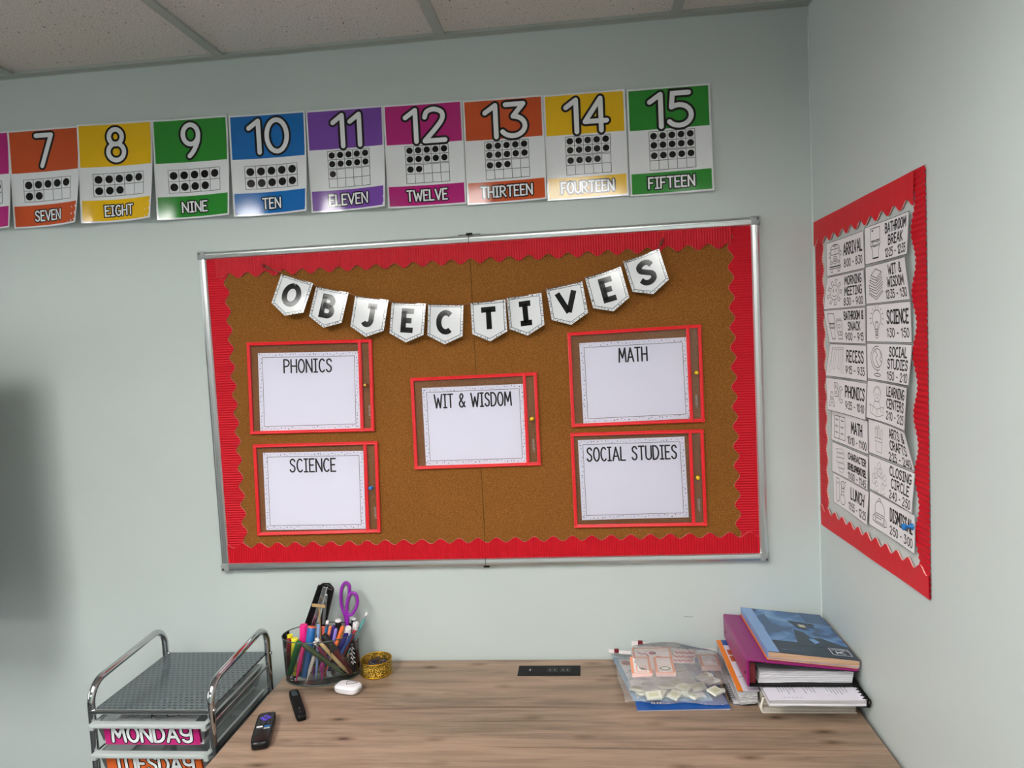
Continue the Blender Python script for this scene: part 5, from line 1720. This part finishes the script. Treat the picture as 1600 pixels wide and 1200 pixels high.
# tiles in the lower bag
TIL = [(1.168, -.234, 20), (1.199, -.240, -25), (1.222, -.214, 8), (1.262, -.223, -38), (1.279, -.245, -42), (1.299, -.208, 12), (1.334, -.186, 30), (1.334, -.241, 48), (1.343, -.218, -8),
       (1.250, -.190, 15), (1.322, -.162, 35), (1.187, -.262, 5), (1.152, -.212, -12), (1.238, -.248, 60)]
M_TILEW = mat('pale_tile', (226, 228, 214), 0.4)
M_TILEF = mat('pale_tile_face', (206, 208, 176), 0.5)
TW_ = ['at the front left', 'under the white band of the upper bag', 'near the middle', 'leaning in the middle', 'leaning at the front middle', 'on top, right of the middle', 'at the back right, lying slanted', 'at the front right corner',
       'flat at the right end', 'tucked behind the middle', 'at the far back right', 'nearest the front edge on the left', 'at the left end of the bag', 'on edge between the front tiles']
rr = random.Random(2)
for k, (x, y, a) in enumerate(TIL):
    R0 = Matrix.Rotation(RAD(a), 3, 'Z') @ Matrix.Rotation(RAD(rr.uniform(4, 16) * (1 if k % 2 else -1)), 3, 'X') @ Matrix.Rotation(RAD(rr.uniform(-7, 7)), 3, 'Y')
    c = Vector((x, y, H(.0185 + .003 * (k % 4))))
    mb = MB().box(c, (.036, .026, .0052), M_TILEW, R0)
    mb.box(c + R0 @ Vector((0, 0, .0027)), (.022, .014, .0003), M_TILEF, R0)
    tag(mb.build('tile', bevel=.0007), 'small pale tile in the lower zip bag, ' + TW_[k], 'tile', 'loose tiles in the lower zip bag')

# card packs in the upper bag
M_PEACH = mat('peach_print', (244, 160, 120), 0.4)
M_CARDW = mat('card_white', (246, 238, 234), 0.4)
M_CARDP = mat('card_edges', (240, 204, 196), 0.6)
M_GRN = mat('green_print', (84, 130, 84), 0.4)
M_MGT = mat('magenta_print', (170, 30, 90), 0.4)
M_BRN = mat('brown_print', (110, 96, 84), 0.4)


def pack(name, label, x0, x1, yb, yf, z0, z1, draw, lean=0.0):
    t = thing(name, ((x0 + x1) / 2, (yb + yf) / 2, z0), label, 'card pack', 'card packs in the upper zip bag')
    MB().prism([(x0, yf), (x1, yf), (x1, yb), (x0, yb)], z0, z1, M_CARDP, lambda a, b_, d: Vector((a, b_, d + lean * (b_ - yf)))).build('card_edges', t, recalc=True)
    s = Sheet(lambda a, b_, d: Vector((x0 + a, yb - b_, z1 + .0002 + d + lean * (yb - b_ - yf))), .3)
    w, h = x1 - x0, yb - yf
    s.rect(0, 0, w, h, M_PEACH, 0)
    s.rect(.006, .006, w - .006, h - .002, M_CARDW, 1)
    draw(s, w, h)
    s.build('top_card', t)


def d1(s, w, h):
    s.stroke([(.014, .024), (.024, .030), (.034, .030), (.040, .040)], .0035, M_MGT, 2)
    s.disc(.050, .026, .008, M_MGT, 2)
    s.disc(.056, .027, .005, M_INK, 3)
    s.rect(.058, .040, .070, .052, M_MGT, 2)


def d2(s, w, h):
    s.rect(.012, h * .55, w - .012, h - .008, M_PEACH, 2)
    s.rect(.014, h * .57, w - .014, h - .010, M_CARDW, 3)
    for j in range(4):
        s.stroke([(.020 + j * .003, h * .66 + (j % 2) * .004), (.026 + j * .003, h * .80)], .003, M_BRN, 4)


def d3(s, w, h):
    s.rect(.004, h * .55, w - .004, h - .006, M_PEACH, 2)
    s.rect(.006, h * .57, w - .006, h - .008, M_CARDW, 3)
    s.stroke(arc(w / 2, h * .76, .012, .008, 0, 360), .0036, M_GRN, 4)


pack('card_pack', 'wide peach edged card pack in the upper zip bag, with magenta drawings', 1.150, 1.250, -.067, -.165, H(.030), H(.044), d1, .14)
pack('card_pack', 'small card pack at the front left of the upper zip bag', 1.141, 1.190, -.125, -.206, H(.0445), H(.0545), d2, .06)
pack('card_pack', 'small card pack with a green ring at the front of the upper zip bag', 1.200, 1.247, -.125, -.203, H(.0445), H(.0545), d3, .06)
pack('card_pack', 'blank pale card pack at the right end of the upper zip bag', 1.318, 1.366, -.085, -.150, H(.034), H(.046), lambda s, w, h: None)


def bag(name, label, P, hgt, zfun, m, seedv, zipq, zip_r, slider, strip_m, paper=None):
    """thin plastic bag: top film over the contents, bottom film, stiff zip strip with a slider"""
    t = thing(name, ((P[0][0] + P[2][0]) / 2, (P[0][1] + P[2][1]) / 2, min(p[2] for p in P)), label, 'zip bag')
    rr = random.Random(seedv)
    nu, nv = 30, 20
    rnd_ = [(rr.uniform(5, 30), rr.uniform(5, 30), rr.uniform(0, 6), rr.uniform(.3, 1)) for _ in range(7)]
    for top in (1,):
        vs, fs = [], []
        for j in range(nv + 1):
            for i in range(nu + 1):
                u, v_ = i / nu, j / nv
                x, y, z = bil(P, u, v_)
                e = (sin(pi * min(1, max(0, u))) ** .5) * max(0.0, sin(pi * v_)) ** .42
                cr = sum(a_ * abs(sin(fx * u + fy * v_ + ph)) for fx, fy, ph, a_ in rnd_) / 7
                if top:
                    z = z + e * zfun(u, v_) + (.014 * cr * min(1, j / 4) if j < nv else 0)
                else:
                    z = z + .0005
                ox = .006 * sin(9 * v_ + seedv) * (1 if i == nu else (-.4 if i == 0 else 0))
                vs.append(Vector((x + ox, y + (.005 * sin(13 * u) if j == nv else 0), z)))
        for j in range(nv):
            for i in range(nu):
                k_ = j * (nu + 1) + i
                f = (k_, k_ + nu + 1, k_ + nu + 2, k_ + 1)
                fs.append(f if top else f[::-1])
        MB().add(vs, fs, m, True).build('film', t)
    a, b_ = Vector(zipq[0]), Vector(zipq[1])
    up = Vector(zipq[2])
    th = Vector((0, .0009, 0))
    MB().hexa([a - th, b_ - th, b_ + th, a + th, a - th + up * zip_r[0], b_ - th + up * zip_r[1], b_ + th + up * zip_r[1], a + th + up * zip_r[0]], strip_m).build('zip_strip', t, recalc=True)
    sd = Vector(slider)
    MB().box(sd, (.0125, .007, .0105), M_SLID).build('zip_slider', t, .0015)
    if paper:
        paper(t)
    return t


M_SLID = mat('maroon_slider', (112, 10, 32), 0.3)
M_ZIPW = mat('white_zip_strip', (240, 232, 232), 0.4)
bag('zip_bag', 'lower clear zip bag of loose pale tiles, under the bag of card packs',
    [(1.100, -.022, H(.0115)), (1.335, -.06, H(.012)), (1.362, -.268, H(.0085)), (1.118, -.258, H(.0085))], .02, lambda u, v_: .024 + .006 * v_, M_BAG, 3,
    ((1.090, -.020, H(.0240)), (1.190, -.026, H(.0170)), (0, .1, 1)), (.0085, .008), (1.111, -.0215, H(.0295)), M_ZIPW)


def note(t):
    M_RTXT = mat('red_print', (200, 24, 70), 0.5)
    s = Sheet(lambda a, b_, d: Vector((1.258 + a - b_ * .22, -.085 - b_ * .95 - a * .08, H(.052) + .010 * (1 - b_ / .06) + d)), .3)
    s.rect(0, 0, .056, .062, M_CARDW, 0)
    for j in range(3):
        s.stroke([(.004 + k * .0058, .014 + j * .017 + (.006 if k % 2 else 0)) for k in range(9)], .0032, M_RTXT, 1)
        for k in range(8):
            s.stroke([(.005 + k * .006, .012 + j * .017 + (k % 3) * .004), (.008 + k * .006, .018 + j * .017)], .0018, M_RTXT, 1)
    s.build('printed_note', t)


bag('zip_bag', 'upper clear zip bag, full of peach card packs, with a white zip strip',
    [(1.152, -.050, H(.056)), (1.371, -.050, H(.040)), (1.385, -.205, H(.030)), (1.128, -.222, H(.027))], .03, lambda u, v_: (.036 if u < .5 else .036 - .05 * min(.24, u - .5)), M_BAG, 11,
    ((1.151, -.0485, H(.0545)), (1.371, -.0485, H(.0405)), (0, 0, 1)), (.0135, .0035), (1.174, -.0495, H(.0640)), M_ZIPW, note)

# a short pencil scuff on the wall above the desk
M_SCUFF = mat('scuff_mark', (96, 98, 98), 0.7)
s = Sheet(lambda a, b_, d: Vector((1.296 + a, -.0003 - d, .857 - b_)), .3)
s.stroke([(0, .001), (.008, 0), (.014, .0012), (.024, .0006)], .0011, M_SCUFF, 1)
struct('trim_%d' % (tn + 1), s)
